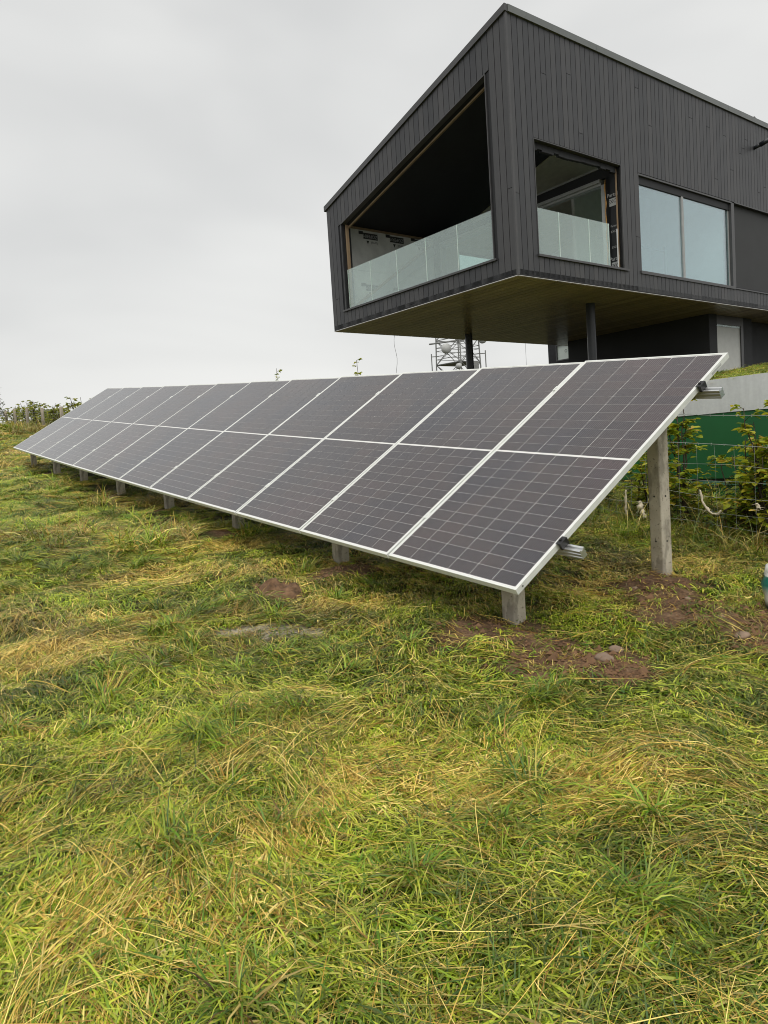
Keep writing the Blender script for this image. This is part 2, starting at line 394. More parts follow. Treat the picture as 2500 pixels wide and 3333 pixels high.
# side wall
SO = (.71, 3.82, .49, 2.885); WI = (4.56, 9.12, .51, 2.82); PA = (9.12, DEP)
mb = MB()
def sbox(mb, v0, v1, w0, w1, u0=T0, u1=T1): return hbox(mb, u0, u1, v0, v1, w0, w1)
SH = roofw(0) - .2
for v0, v1, w0, w1 in ((.32, SO[0], 0, SH), (SO[0], SO[1], 0, SO[2] - .02), (SO[0], SO[1], SO[3] + .02, SH), (SO[1], WI[0], 0, SH),
                       (WI[0], WI[1], 0, WI[2] - .02), (WI[0], WI[1], WI[3] + .02, SH), (WI[1], DEP, 0, WI[2] + .02), (WI[1], DEP, WI[3] + .02, SH)):
    sbox(mb, v0, v1, w0, w1)
swall = mb.build('side_wall', BACK, house)
PWS = .1745
def splank(v0, v1, w0, w1):
    P = [hp(0, v0, w0), hp(0, v1, w0), hp(T0, v1, w0), hp(T0, v0, w0), hp(0, v0, w1), hp(0, v1, w1), hp(T0, v1, w1), hp(T0, v0, w1)]
    return plank(swall, [P[1], P[0], P[3], P[2], P[5], P[4], P[7], P[6]])
stop = roofw(0) - COPH
k = 0
while True:
    v0 = max(.05, k * PWS + GAP / 2); v1 = (k + 1) * PWS - GAP / 2; k += 1
    if v0 > DEP - .05: break
    vm = (v0 + v1) / 2; lo, hi = [], []
    if SO[0] - .05 < vm < SO[1] + .05: spans = [(.02, SO[2] - .035), (SO[3] + .035, stop)]
    elif vm > WI[0] - .05: spans = [(.02, WI[2] - .035), (WI[3] + .035, stop)]
    else: spans = [(.02, stop)]
    for a, b in spans:
        if b - a > 1.2 and rr.random() < .35:
            j = a + (b - a) * rr.uniform(.15, .85); splank(v0, v1, a, j); splank(v0, v1, j + .010, b)
        else: splank(v0, v1, a, b)
hpart('corner_trim', TRIM, house, (-.012, .03, -.012, .05, 0, stop))
# copings and drip edge
mb = MB(); quadbox(mb, -.03, FW + .05, -.045, .05, roofw(0) - COPH, roofw(FW + .05) - COPH, roofw(0) + .006, roofw(FW + .05)); fcop = mb.build('front_coping', TRIM, house)
for a, b in ((.052, 3.0), (3.006, 6.0), (6.006, 9.0), (9.006, 12.0), (12.006, DEP)):
    hpart('coping', COPING, house, (-.045, .3, a, b, roofw(0) - COPH, roofw(0) + .008))
hpart('drip_edge', DRIP, house, (-.004, FW, -.006, .012, -.022, -.010)); hpart('drip_edge', DRIP, house, (-.006, .012, .0, DEP, -.021, -.012))
# opening trims (thin light reveals) and sills
def frontal(mb, ua, wa, ub, wb, t=.02, d=.14):
    n = np.array([-(wb - wa), ub - ua]); n = n / np.hypot(*n) * t
    P = [(ua, wa), (ub, wb), (ub + n[0], wb + n[1]), (ua + n[0], wa + n[1])]
    return mb.add([hp(p[0], -.012, p[1]) for p in P] + [hp(p[0], d, p[1]) for p in P], [(0, 1, 2, 3), (7, 6, 5, 4), (0, 4, 5, 1), (1, 5, 6, 2), (2, 6, 7, 3), (3, 7, 4, 0)])
mb = MB(); frontal(mb, OU0, headw(OU0), OU1, headw(OU1)); frontal(mb, OU0 + .02, OS, OU0 + .02, headw(OU0), -.0 + .02); frontal(mb, OU1 + .02, OS, OU1 + .02, headw(OU1))
mb.build('opening_trim', TRIM, house)
hpart('sill', TRIM, house, (OU0 - .08, OU1 + .12, -.05, .3, OS - .05, OS - .004))
hpart('sill', TRIM, house, (-.05, .3, SO[0] - .05, SO[1] + .16, SO[2] - .05, SO[2] - .004))
hpart('opening_trim', TRIM, house, (-.012, .14, SO[0] - .02, SO[1] + .02, SO[3], SO[3] + .02), (-.012, .14, SO[0] - .02, SO[0], SO[2], SO[3]), (-.012, .14, SO[1], SO[1] + .02, SO[2], SO[3]))
# left wall, back wall, roof, floor, soffit
mb = MB(); 
LW = (4.9, 7.6, .5, 2.70)
hbox(mb, 6.84, FW - .02, T1, LW[0], 0, roofw(FW) - .1); hbox(mb, 6.84, FW - .02, LW[1], DEP, 0, roofw(FW) - .1); hbox(mb, 6.84, FW - .02, LW[0], LW[1], 0, LW[2]); hbox(mb, 6.84, FW - .02, LW[0], LW[1], LW[3], roofw(FW) - .1)
mb.build('left_wall', PLASTER, house)
mb = MB(); quadbox(mb, .3, FW - .2, DEP - .3, DEP, 0, 0, roofw(.3) - .1, roofw(FW) - .1); mb.build('back_wall', BACK, house)
mb = MB(); quadbox(mb, .02, FW - .01, .1, DEP, roofw(.02) - .17, roofw(FW) - .17, roofw(.02) - .03, roofw(FW) - .03); mb.build('roof', TRIM, house)
hpart('floor', simple('screed', (.3, .29, .27), .8), house, (.3, 6.84, .3, DEP - .3, .16, .34))
sof = hpart('soffit', BACK, house, (.0, FW - .01, .0, DEP, .0, .12))
BW = .26
for k in range(int(DEP / BW)):
    hpart('soffit_board', SOFFIT, sof, (.014, FW - .012, .014 + k * BW, .014 + (k + 1) * BW - .022, -.03, -.001))
# terrace recess behind the openings
cw = lambda u: 2.91 + .2697 * (6.84 - u)
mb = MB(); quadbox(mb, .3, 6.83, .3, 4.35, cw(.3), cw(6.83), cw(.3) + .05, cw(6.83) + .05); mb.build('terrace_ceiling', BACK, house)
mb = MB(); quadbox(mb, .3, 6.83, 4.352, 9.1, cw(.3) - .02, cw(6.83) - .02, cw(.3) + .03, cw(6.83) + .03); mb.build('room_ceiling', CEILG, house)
mb = MB(); quadbox(mb, .3, 6.83, 9.12, 9.2, .34, .34, cw(.3) + .2, cw(6.83) + .2); mb.build('room_wall', PLASTER, house)
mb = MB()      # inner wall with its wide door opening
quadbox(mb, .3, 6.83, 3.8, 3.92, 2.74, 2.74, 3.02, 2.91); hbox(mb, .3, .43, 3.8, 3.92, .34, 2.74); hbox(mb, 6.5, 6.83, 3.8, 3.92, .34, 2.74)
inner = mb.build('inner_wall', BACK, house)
mb = MB(); quadbox(mb, .31, 6.4, 3.77, 3.795, 2.99, 2.90, 3.03, 2.93); mb.build('head_batten', STEEL, inner)
df_ = hpart('sliding_door_frame', FRAMEG, house, (.55, 6.45, 3.80, 3.96, 2.60, 2.73), (.55, 6.45, 3.74, 3.79, 2.66, 2.735), (.44, .56, 3.80, 3.96, .34, 2.6), (6.44, 6.52, 3.80, 3.96, .34, 2.73))
hpart('inner_partition', PLASTER, house, (2.6, 2.7, 5.4, 9.1, .34, 3.7))
# wood strips and foam at the jambs
hpart('timber_batten', TIMBER, house, (6.28, 6.335, .12, .2, OS, headw(6.3) - .02)); hpart('timber_batten', TIMBER, house, (.10, .13, 3.775, 3.798, SO[2], 2.84))
mb = MB(); frontal(mb, OU0 + .02, headw(OU0) - .10, OU1 - .02, headw(OU1) - .10, .04, .04)
for i, q in enumerate(mb.v): pass
o = mb.build('head_batten', TIMBER, house); o.location = Vector(DV * .2)
mb = MB(); pts = [hp(.43 + .015 * math.sin(i * 2.1), 3.795 - .01, .6 + i * .19) for i in range(12)]; mb.tube(pts, [.013 + .005 * math.sin(i * 3.3) for i in range(12)], 6); mb.build('foam_bead', simple('orange_foam', (.45, .25, .08), .9, .3, 30), house)
mb = MB()
for i in range(16):
    a = SO[0] + i * .19; hbox(mb, .10, .18, a, a + .21, SO[3] - .10 - .06 * rr.random(), SO[3] + .01)
mb.build('torn_membrane', BACK, house)
# insulation on the left terrace wall
ins = hpart('insulation_board', INSUL, house, (6.80, 6.835, .45, 2.05, 1.72, 2.88), (6.80, 6.835, 2.056, 3.76, 1.72, 2.88), (6.80, 6.835, .45, 2.05, .36, 1.712), (6.80, 6.835, 2.056, 3.76, .36, 1.712))
hpart('wall_plate', TIMBER, house, (6.76, 6.84, .4, 3.79, 2.86, 2.915))
def text(body, size, mat, parent, org, ex, ey, name='printed_lettering'):
    cu = bpy.data.curves.new('t', 'FONT'); cu.body = body; cu.size = size; cu.align_x = 'CENTER'; cu.align_y = 'CENTER'; cu.resolution_u = 3
    ob = bpy.data.objects.new('t', cu); COL.objects.link(ob)
    dg = bpy.context.evaluated_depsgraph_get(); me = bpy.data.meshes.new_from_object(ob.evaluated_get(dg))
    bpy.data.objects.remove(ob); ex = Vector(ex); ey = Vector(ey); ez = ex.cross(ey)
    Mx = Matrix(((ex.x, ey.x, ez.x, org[0]), (ex.y, ey.y, ez.y, org[1]), (ex.z, ey.z, ez.z, org[2]), (0, 0, 0, 1)))
    me.transform(Mx); me.materials.clear(); me.materials.append(mat); me.name = name
    return link(name, me, parent)
# the boards hang upside down: lettering reads with -v as its right and -w as its up (seen from +x)
tx_, ty_ = tuple(-DV * -1), (0, 0, -1)
def stamp(v, w, s=1.0):
    hpart('printed_label', PRINT, ins, (6.794, 6.7985, v - .26 * s, v + .26 * s, w - .085 * s, w + .085 * s))
    hpart('printed_label', PRINT, ins, (6.794, 6.7985, v - .42 * s, v - .265 * s, w + .03 * s, w + .12 * s))
    text('IZOPERM', .135 * s, PRINTL, ins, hp(6.790, v, w), tuple(-DV), ty_)
    text('Partel', .11 * s, PRINT, ins, hp(6.790, v + .14 * s, w - .17 * s), tuple(-DV), ty_)
    mb = MB(); mb.add([hp(6.792, v - .16 * s, w - .13 * s), hp(6.792, v - .06 * s, w - .13 * s), hp(6.792, v - .11 * s, w - .23 * s)], [(0, 1, 2)]); mb.build('printed_arrow', PRINT, ins)
for q in ((1.34, 2.71), (2.33, 2.73), (3.3, 2.75), (1.32, 1.25), (2.5, 1.22)): stamp(*q)
# diagonal steel brace with timber packing
def brace(mb, v0, w0, v1, w1, u0, u1, t):
    d = np.array([v1 - v0, w1 - w0]); n = np.array([-d[1], d[0]]) / np.hypot(*d) * t
    P = [(v0, w0), (v1, w1), (v1 + n[0], w1 + n[1]), (v0 + n[0], w0 + n[1])]
    return mb.add([hp(u0, p[0], p[1]) for p in P] + [hp(u1, p[0], p[1]) for p in P], [(0, 1, 2, 3), (7, 6, 5, 4), (0, 4, 5, 1), (1, 5, 6, 2), (2, 6, 7, 3), (3, 7, 4, 0)])
mb = MB(); brace(mb, .75, .45, 3.72, 2.45, 6.62, 6.79, .24); mb.build('diagonal_brace', STEEL, house)
mb = MB(); brace(mb, .62, .66, 3.60, 2.665, 6.66, 6.79, .05); mb.build('timber_packing', TIMBER, house)
# exoperm membrane print on the side reveal
for (v, w, s, t, m) in ((3.793, 2.28, .13, 'Partel', PRINTL), (3.793, 1.55, .07, 'Partel', PRINTL), (3.793, 1.42, .075, 'EXO', PRINTL), (3.793, .78, .13, 'Partel', PRINTL), (3.793, 1.05, .07, 'EXO', PRINTL)):
    text(t, s, m, inner, hp(.235, v, w), tuple(-DU), (0, 0, 1))
hpart('printed_label', PRINTL, inner, (.14, .33, 3.792, 3.797, 2.02, 2.2)); text('EXO', .13, PRINT, inner, hp(.235, 3.786, 2.12), tuple(-DU), (0, 0, 1))
hpart('printed_label', PRINTL, inner, (.14, .33, 3.792, 3.797, .52, .70)); text('EXO', .13, PRINT, inner, hp(.235, 3.786, .61), tuple(-DU), (0, 0, 1))
hpart('reveal_panel', BACK, inner, (.12, .42, 3.80, 3.83, .5, 2.9))
# glass balustrades
ed = [OU0 + .03, 1.86, 2.98, 4.12, 5.24, OU1 - .08]
for a, b in zip(ed[:-1], ed[1:]):
    g = hpart('balustrade_glass', GLASSB, house, (a + .006, b - .006, .07, .085, OS - .02, 1.53))
    hpart('glass_edge', GLASSE, g, (b - .0055, b + .0055, .069, .086, OS, 1.53))
ed = [SO[0] + .02, 1.52, 2.60, 3.36]
for a, b in zip(ed[:-1], ed[1:]):
    g = hpart('balustrade_glass', GLASSB, house, (.07, .085, a + .006, b - .006, SO[2] - .02, 1.50))
    hpart('glass_edge', GLASSE, g, (.069, .086, b - .0055, b + .0055, SO[2], 1.50))
hpart('edge_rod', DRIP, house, (.05, .07, 3.66, 3.68, SO[2], 1.42))
# big window
win = hpart('window', TRIM, house, (.0, .2, WI[0], WI[1], WI[3] - .02, WI[3] + .02), (-.03, .2, WI[0] - .06, WI[1] + .02, WI[2] - .07, WI[2]), (.0, .2, WI[0] - .025, WI[0], WI[2], WI[3]), (.0, .2, WI[1] - .06, WI[1] + .1, WI[2], WI[3]))
hpart('window_head', BACK, win, (.06, .2, WI[0], WI[1] - .06, WI[3] - .20, WI[3] - .02))
wm = 6.62
hpart('mullion', STEEL, win, (.06, .13, wm - .045, wm + .045, WI[2], WI[3] - .2))
for a, b in ((WI[0], wm - .045), (wm + .045, WI[1] - .06)):
    hpart('pane', GLASSW, win, (.09, .105, a, b, WI[2], WI[3] - .2))
hpart('window_frame', FRAMEG, win, (.085, .12, WI[1] - .12, WI[1] - .06, WI[2], WI[3] - .2), (.085, .12, WI[0], WI[1] - .12, WI[2], WI[2] + .03))
hpart('acrow_prop', TIMBER, house, (1.6, 1.65, 5.6, 5.65, .34, 3.2)); hpart('acrow_prop', DISH, house, (1.2, 1.25, 7.6, 7.65, .34, 1.75)); hpart('scaffold_rail', STEEL, house, (1.24, 1.28, 4.5, 7.7, 1.62, 1.66))
# smooth dark panel to the right of the window
hpart('recessed_panel', RENDERG, house, (.10, .13, WI[1] + .1, DEP, WI[2] - .02, WI[3] + .02)); hpart('panel_trim', TRIM, house, (-.03, .1, WI[1] + .03, DEP, WI[2] - .06, WI[2] - .03), (-.012, .1, WI[1] + .1, DEP, WI[3] + .005, WI[3] + .03))
lwn = hpart('window_frame', TRIM, house, (6.88, 6.94, LW[0], LW[0] + .06, LW[2], LW[3]), (6.88, 6.94, LW[1] - .06, LW[1], LW[2], LW[3]), (6.88, 6.94, LW[0] + .06, LW[1] - .06, LW[3] - .06, LW[3]))
hpart('pane', GLASSW, lwn, (6.90, 6.915, LW[0] + .06, LW[1] - .06, LW[2], LW[3] - .06))
# rainwater spout
mb = MB(); mb.tube([hp(.05, 10.5, 4.56), hp(-.22, 10.5, 4.60)], .05, 10); mb.tube([hp(-.18, 10.5, 4.595), hp(-.42, 10.52, 4.66)], .065, 10); mb.build('rain_spout', COLUMN, house, True)
# columns
for (u, v) in ((6.13, 4.45), (1.38, 4.28)):
    b = HC + DU * u + DV * v; gz = float(base_h(b[0], b[1])) - .4
    mb = MB(); mb.tube([hp(u, v, -.021), tuple(np.array([b[0], b[1], gz]) - HB)], .115, 20, False); mb.build('column', COLUMN, house, True)
# ground storey
GS = -3.3
hpart('ground_storey_wall', RENDER, house, (.98, 6.25, 9.45, 9.75, GS, -.021), (.98, 1.28, 9.75, 9.9, GS, -.021), (1.0, 1.28, 11.55, 12.1, GS, -.021), (1.3, 1.5, 12.1, 22.9, GS, -.021), (-4, 1.3, 22.9, 23.1, GS, -.62))
dr_ = hpart('glazed_door', TRIM, house, (1.0, 1.1, 9.9, 11.55, -.30, -.021), (1.0, 1.1, 11.40, 11.55, GS, -.3))
hpart('pane', simple('obscured_glass', (.5, .51, .48), .35, .05), dr_, (1.04, 1.07, 9.9, 11.40, GS, -.36)); hpart('door_head_glass', GLASSD, dr_, (1.02, 1.035, 9.9, 11.4, -.36, -.05))
hpart('wing', RENDER, house, (6.25, 7.36, 11.0, 11.3, GS, .9), (8.06, 8.45, 11.0, 11.3, GS, .9), (7.36, 8.06, 11.0, 11.3, GS, -.44), (7.36, 8.06, 11.0, 11.3, .17, .9), (6.25, 8.45, 11.3, DEP, GS, .9))
wwin = hpart('window_frame', TRIM, house, (7.36, 7.40, 10.98, 11.1, -.44, .17), (8.02, 8.06, 10.98, 11.1, -.44, .17), (7.4, 8.02, 10.98, 11.1, -.44, -.40), (7.4, 8.02, 10.98, 11.1, .13, .17))
hpart('pane', GLASSE, wwin, (7.40, 8.02, 11.04, 11.06, -.40, .13))
mb = MB(); mb.tube([hp(7.60 + .05 * math.cos(a), 11.02, -.1 + .05 * math.sin(a)) for a in np.linspace(0, 2 * PI, 17)], .006, 4, False); mb.build('round_sticker', PRINT, wwin)
for k in range(10): hpart('slat', TRIM, house, (.9 - k * .5, 1.28 - k * .5, 22.82, 22.88, -.6, -.3))
# loose cables hanging from the soffit's far edge
for (u, v, l) in ((6.9, 2.1, 1.15), (6.95, 8.0, 1.0)):
    mb = MB(); mb.tube([hp(u + .05 * math.sin(i * .9) * (l > 1.1), v, -.01 - l * i / 8) for i in range(9)], .006, 4); mb.build('hanging_cable', simple('grey_cable', (.3, .3, .3), .6), house)

# bird on the coping
b = HC + DU * .12 + DV * 10.9 + DW * (roofw(0) + .01)
bird = empty('bird', tuple(b)); tag(bird, 'small long-tailed bird perched on the roof coping', 'bird')
def skinball(name, pts, rad, mat, parent):
    mb = MB(); n = 10
    mb.tube(pts, rad, n); return mb.build(name, mat, parent, True)
skinball('body', [(.0, .09, .055), (.0, .07, .06), (0, .03, .07), (0, -.01, .085), (0, -.04, .105), (0, -.055, .125), (0, -.07, .14), (0, -.09, .14), (0, -.105, .132)], [.008, .02, .034, .038, .032, .024, .026, .02, .006], BIRDM, bird)
MB().add([(-.012, .07, .062), (.012, .07, .062), (.016, .22, .07), (-.016, .22, .07), (-.012, .07, .056), (.012, .07, .056), (.016, .22, .066), (-.016, .22, .066)], [(0, 1, 2, 3), (7, 6, 5, 4), (0, 4, 5, 1), (1, 5, 6, 2), (2, 6, 7, 3), (3, 7, 4, 0)]).build('tail', BIRDM, bird)
for s in (-1, 1): MB().tube([(s * .012, -.005, .05), (s * .014, -.002, .02), (s * .014, -.015, .0)], .003, 5).build('leg', BARK, bird)
MB().tube([(0, -.103, .133), (0, -.13, .128)], [.005, .001], 6).build('beak', BLACKP, bird)

# ------------------------------------------------------------------ retaining wall
rw = empty('retaining_wall', (-1, WALLY, 0)); tag(rw, 'green steel retaining wall with bolted galvanised fascia behind the fence', 'retaining wall')
def rbox(name, mat, *bs, bevel=0):
    mb = MB()
    for a, b in bs: mb.box((a[0] + 1, a[1], a[2]), (b[0] + 1, b[1], b[2]))
    return mb.build(name, mat, rw, bevel=bevel)
rbox('fascia', FASCIA, ((-7, -.012, .928), (-2.9, .08, 1.27))), rbox('fascia', FASCIA, ((-2.894, -.012, .928), (5, .08, 1.27)))
for a, b in ((-7, -4.9), (-4.89, -2.42), (-2.41, .6), (.61, 5)): rbox('green_panel', GREENP, ((a, .0, .262), (b, .08, .925)))
rbox('dark_joint', BLACKP, ((-7, .03, .20), (5, .08, .262))); rbox('edge_strip', GREEND, ((-7, -.02, .195), (5, .03, .232)))
rbox('green_panel', GREENP, ((-7, .01, -1.2), (5, .08, .195))); rbox('stiffener', STEEL, ((-2.44, -.03, -.6), (-2.39, -.001, .92)))
for i in range(24):
    x = -6.885 + i * .333
    MB().lathe([(.0, -.016), (.008, -.016), (.014, -.010), (.016, 0)], 10, (x + 1, -.012, 1.02), Matrix.Rotation(-PI / 2, 4, 'X') @ Matrix.Scale(-1, 4, (0, 0, 1)) ).build('bolt', DRIP, rw, True)

# ------------------------------------------------------------------ solar array
PL = 2.2287; PW = 1.1378; PITCH = 1.1578
JB = [Vector((-13.9386, -.1290, 1.3447)), Vector((-12.7874, -.1091, 1.2221)), Vector((-11.6362, -.0894, 1.1011)), Vector((-10.4847, -.0698, .9817)), Vector((-9.3331, -.0504, .8639)),
      Vector((-8.1813, -.0311, .7476)), Vector((-7.0294, -.0119, .6329)), Vector((-5.8773, .0071, .5197)), Vector((-4.7250, .0260, .4081)), Vector((-3.5726, .0447, .2980)),
      Vector((-2.4201, .0632, .1895)), Vector((-1.2674, .0816, .0826)), Vector((-.1145, .0999, -.0228))]          # lower edge, far to near
JU = [Vector((.0401, .8558, .5158)), Vector((.0403, .8534, .5196)), Vector((.0401, .8511, .5235)), Vector((.0399, .8487, .5274)), Vector((.0398, .8463, .5312)), Vector((.0396, .8439, .5351)),
      Vector((.0394, .8414, .5389)), Vector((.0392, .8390, .5427)), Vector((.0389, .8365, .5465)), Vector((.0387, .8340, .5503)), Vector((.0384, .8315, .5541)), Vector((.0382, .8290, .5579)), Vector((.0382, .8265, .5617))]
def jframe(d):              # d = metres from the near end along the row
    i = 12 - d / PITCH; k = max(0, min(11, int(math.floor(i)))); a = i - k
    b = JB[k] + (JB[k + 1] - JB[k]) * a; ex = (JB[k + 1] - JB[k]).normalized(); u = JU[k].lerp(JU[k + 1], max(0, min(1, a))); u = (u - ex * u.dot(ex)).normalized()
    return b, ex, u, ex.cross(u)
def jpt(d, f, off=0.0):
    b, ex, u, n = jframe(d); return b + u * (PL * f) + n * off
mb = MB(); FL = .0125; FH = .035
hw = PW / 2
for a, b in (((-hw, 0, -FH), (hw, FL, 0)), ((-hw, PL - FL, -FH), (hw, PL, 0)), ((-hw, FL, -FH), (-hw + FL, PL - FL, 0)), ((hw - FL, FL, -FH), (hw, PL - FL, 0))): mb.box(a, b)
m0 = mb.build('frame', SILVER, None); frame_me = m0.data; bpy.data.objects.remove(m0)
m0 = MB().box((-hw + FL, FL, -.008), (hw - FL, PL - FL, -.0022)).build('b', BACKSHEET); back_me = m0.data; bpy.data.objects.remove(m0)
NC, NR = 6, 24
mg = .009; cg = .016
cwid = (PW - 2 * FL - 2 * mg) / NC; chei = (PL - 2 * FL - 2 * mg - cg) / NR
a, b_ = cwid / 2 - .0019, chei / 2 - .00135; k = .0012
cv = [(-a + k, -b_, 0), (a - k, -b_, 0), (a, -b_ + k, 0), (a, b_ - k, 0), (a - k, b_, 0), (-a + k, b_, 0), (-a, b_ - k, 0), (-a, -b_ + k, 0)]
cv2 = cv + [(x, y, -.0008) for x, y, z in cv]
cf = [tuple(range(8))] + [(i, i + 8, (i + 1) % 8 + 8, (i + 1) % 8) for i in range(8)]
m0 = mesh_obj('cell', cv2, cf, CELL); cell_me = m0.data; bpy.data.objects.remove(m0)
cpos = []
for r in range(NR):
    for q in range(NC):
        cpos.append((-hw + FL + mg + (q + .5) * cwid, FL + mg + (r + .5) * chei + (cg if r >= NR // 2 else 0), -.001))
allv, allf = [], []
for p in cpos:
    n = len(allv); allv += [(x + p[0], y + p[1], z + p[2]) for x, y, z in cv2]; allf += [tuple(n + i for i in f) for f in cf]
m0 = mesh_obj('cells', allv, allf, CELL); cells_me = m0.data; bpy.data.objects.remove(m0)
ORD = ['first', 'second', 'third', 'fourth', 'fifth', 'sixth', 'seventh', 'eighth', 'ninth', 'tenth', 'eleventh', 'twelfth']
for i in range(12):
    p0, p1 = JB[i], JB[i + 1]; ex = (p1 - p0).normalized(); u = (JU[i] + JU[i + 1]) / 2
    u = (u - ex * u.dot(ex)).normalized(); n = ex.cross(u); c0 = (p0 + p1) / 2
    near = 11 - i
    pn = empty('solar_panel'); pn.matrix_world = Matrix(((ex.x, u.x, n.x, c0.x), (ex.y, u.y, n.y, c0.y), (ex.z, u.z, n.z, c0.z), (0, 0, 0, 1)))
    lab = {0: 'wet grey solar panel at the near end of the row beside the tall concrete post', 11: 'wet grey solar panel at the far uphill end of the row'}.get(near, f'wet grey solar panel, {ORD[near]} from the near end of the row')
    tag(pn, lab, 'solar panel', 'solar panels in one tilted row')
    link('frame', frame_me, pn); link('backsheet', back_me, pn)
    if near < 8:
        for p in cpos:
            o = link('cell', cell_me, pn); o.location = p
    else:
        tag(link('cells', cells_me, pn), kind='stuff')
    if near == 0:
        for yy in (.05,): MB().tube([(hw - .001, yy, -.017), (hw + .0015, yy, -.017)], .005, 8).build('drain_hole', BLACKP, pn)
        MB().box((hw, PL * .905, -.027), (hw + .002, PL * .955, -.012)).build('serial_label', DISH, pn)
# rails with clamps
prof = [(-.021, 0), (-.008, 0), (-.008, -.008), (.008, -.008), (.008, 0), (.021, 0), (.021, -.010), (.016, -.013), (.016, -.019), (.021, -.022), (.021, -.033), (.016, -.036), (.016, -.042), (.021, -.045), (.021, -.055),
        (-.021, -.055), (-.021, -.045), (-.016, -.042), (-.016, -.036), (-.021, -.033), (-.021, -.022), (-.016, -.019), (-.016, -.013), (-.021, -.010)]
def clamp(rail, x, f, end=False):
    b0, ex, u, n = jframe(x); p = b0 + u * (PL * f)
    if end: o = MB().box((-.012, -.03, .001), (.022, .03, .006)).box((.004, -.03, -.037), (.022, .03, .001)).lathe([(0, .013), (.008, .013), (.009, .006)], 8).build('end_clamp', BLACKP, rail)
    else: o = MB().box((-.021, -.026, .0005), (.021, .026, .005)).box((-.009, -.024, -.036), (.009, .024, .0005)).lathe([(0, .011), (.0075, .011), (.0085, .005)], 8).build('mid_clamp', SILVER, rail)
    o.matrix_local = Matrix.Translation(-rail.location) @ Matrix(((ex.x, u.x, n.x, p.x), (ex.y, u.y, n.y, p.y), (ex.z, u.z, n.z, p.z), (0, 0, 0, 1)))
for f, nm in ((.177, 'lower'), (.838, 'upper')):
    rail = empty('mounting_rail', tuple(jpt(6, f, -.09))); tag(rail, f'ribbed aluminium {nm} rail poking out from under the solar panels', 'rail', 'rails under the solar panels')
    xs = [14.0] + [i * PITCH for i in range(11, 0, -1)] + [-.125]; vv, ff = [], []
    n_ = len(prof)
    for x in xs:
        b0, ex, u, n = jframe(x); p = b0 + u * (PL * f) + n * -.0355
        for a, b in prof: vv.append(tuple(p + u * a + n * b - rail.location))
    for i in range(len(xs) - 1):
        for k in range(n_): ff.append((i * n_ + k, i * n_ + (k + 1) % n_, (i + 1) * n_ + (k + 1) % n_, (i + 1) * n_ + k))
    ff += [tuple(range(n_)), tuple((len(xs) - 1) * n_ + k for k in range(n_ - 1, -1, -1))]
    mesh_obj('rail_profile', vv, ff, RAIL, rail)
    mb = MB()
    for i in range(1, 12): clamp(rail, i * PITCH, f)
    clamp(rail, .002, f, True); clamp(rail, 12 * PITCH, f)
# concrete posts
def post(d, f, label, grp, w_=.05):
    tp = jpt(d, f, -.091); x, y = tp.x, tp.y; gz = float(height(x, y)); zb = gz - .35; zt = tp.z - .03
    o = MB().box((-w_, -w_, zb - gz), (w_, w_, zt - gz)).build('concrete_post', CONCRETE, None, bevel=.009); o.location = (x, y, gz)
    o.rotation_euler = (random.uniform(-.012, .012), random.uniform(-.012, .012), random.uniform(-.08, .08))
    tag(o, label, 'post', grp)
    hz = zt - gz
    for s in ((.5,) if hz < .7 else (.2, .46)):
        for (px, py, d) in ((-.0, -w_, 'y'), (w_, 0, 'x')):
            a = Vector((px, py + .004 * (d == 'y'), hz * s)) if d == 'y' else Vector((px - .004, py, hz * s))
            e = a + (Vector((0, -.0055, 0)) if d == 'y' else Vector((.0055, 0, 0)))
            MB().tube([a, e], .0065, 8).build('bolt_hole', BLACKP, o)
    return o
for i, x in enumerate(LOWX):
    lab = {0: 'short concrete post under the near bottom corner of the solar panels', 7: 'short concrete post at the far uphill end of the panel row'}.get(i, f'short concrete post under the low panel edge, {ORD[i]} from the near end')
    post(x, .150, lab, 'short concrete posts')
post(.35, .838, 'tall concrete post under the near upper corner of the solar panels', 'tall concrete posts', .049)
for i, x in enumerate(LOWX[1:]): post(x, .838, f'tall concrete post behind the panel row, {ORD[i + 1]} from the near end', 'tall concrete posts')

# ------------------------------------------------------------------ fence
FY = 3.0
fence = empty('wire_fence', (-18, FY, 1.4)); tag(fence, 'stock fence of wooden posts, barbed wire and netting behind the panels', 'fence')
fo = Vector(fence.location)
def fz(x): return float(base_h(x, FY))
for x, hh in ((-24.64, .98), (-27.82, .93), (-30.95, .90), (-33.8, .93), (-36.19, .92), (-38.9, .95), (-21.6, 1.0), (-18.6, 1.0), (-15.6, 1.0), (-12.6, 1.0), (-9.6, 1.0), (-6.6, 1.0), (-3.6, 1.0), (2.6, 1.0)):
    z = fz(x); rx = random.uniform(-.03, .03)
    mb = MB(); mb.tube([Vector((x, FY + .06, z - .4)) - fo, Vector((x + rx, FY + .06, z + hh * .5)) - fo, Vector((x + rx * 1.6, FY + .06, z + hh)) - fo], [.062, .06, .058], 10); mb.build('post', WOODPOST, fence, True)
def wirepts(dz, step, amp=.006): 
    xs = np.arange(-40, 3, step); return [Vector((x, FY + amp * math.sin(x * 9.1), fz(x) + dz + amp * math.sin(x * 5.3 + dz * 9))) - fo for x in xs]
for dz in (.98, .745):
    mb = MB(); mb.tube(wirepts(dz, .4, .004), .0024, 5)
    for x in np.arange(-3.5, 2.8, .115):
        c0 = Vector((x, FY, fz(x) + dz)) - fo
        for q in range(2):
            a = random.uniform(0, PI); d = Vector((random.uniform(-.3, .3), math.cos(a), math.sin(a))) * .013; mb.tube([c0 - d, c0 + d], .0012, 4)
    mb.build('barbed_wire', WIRE, fence)
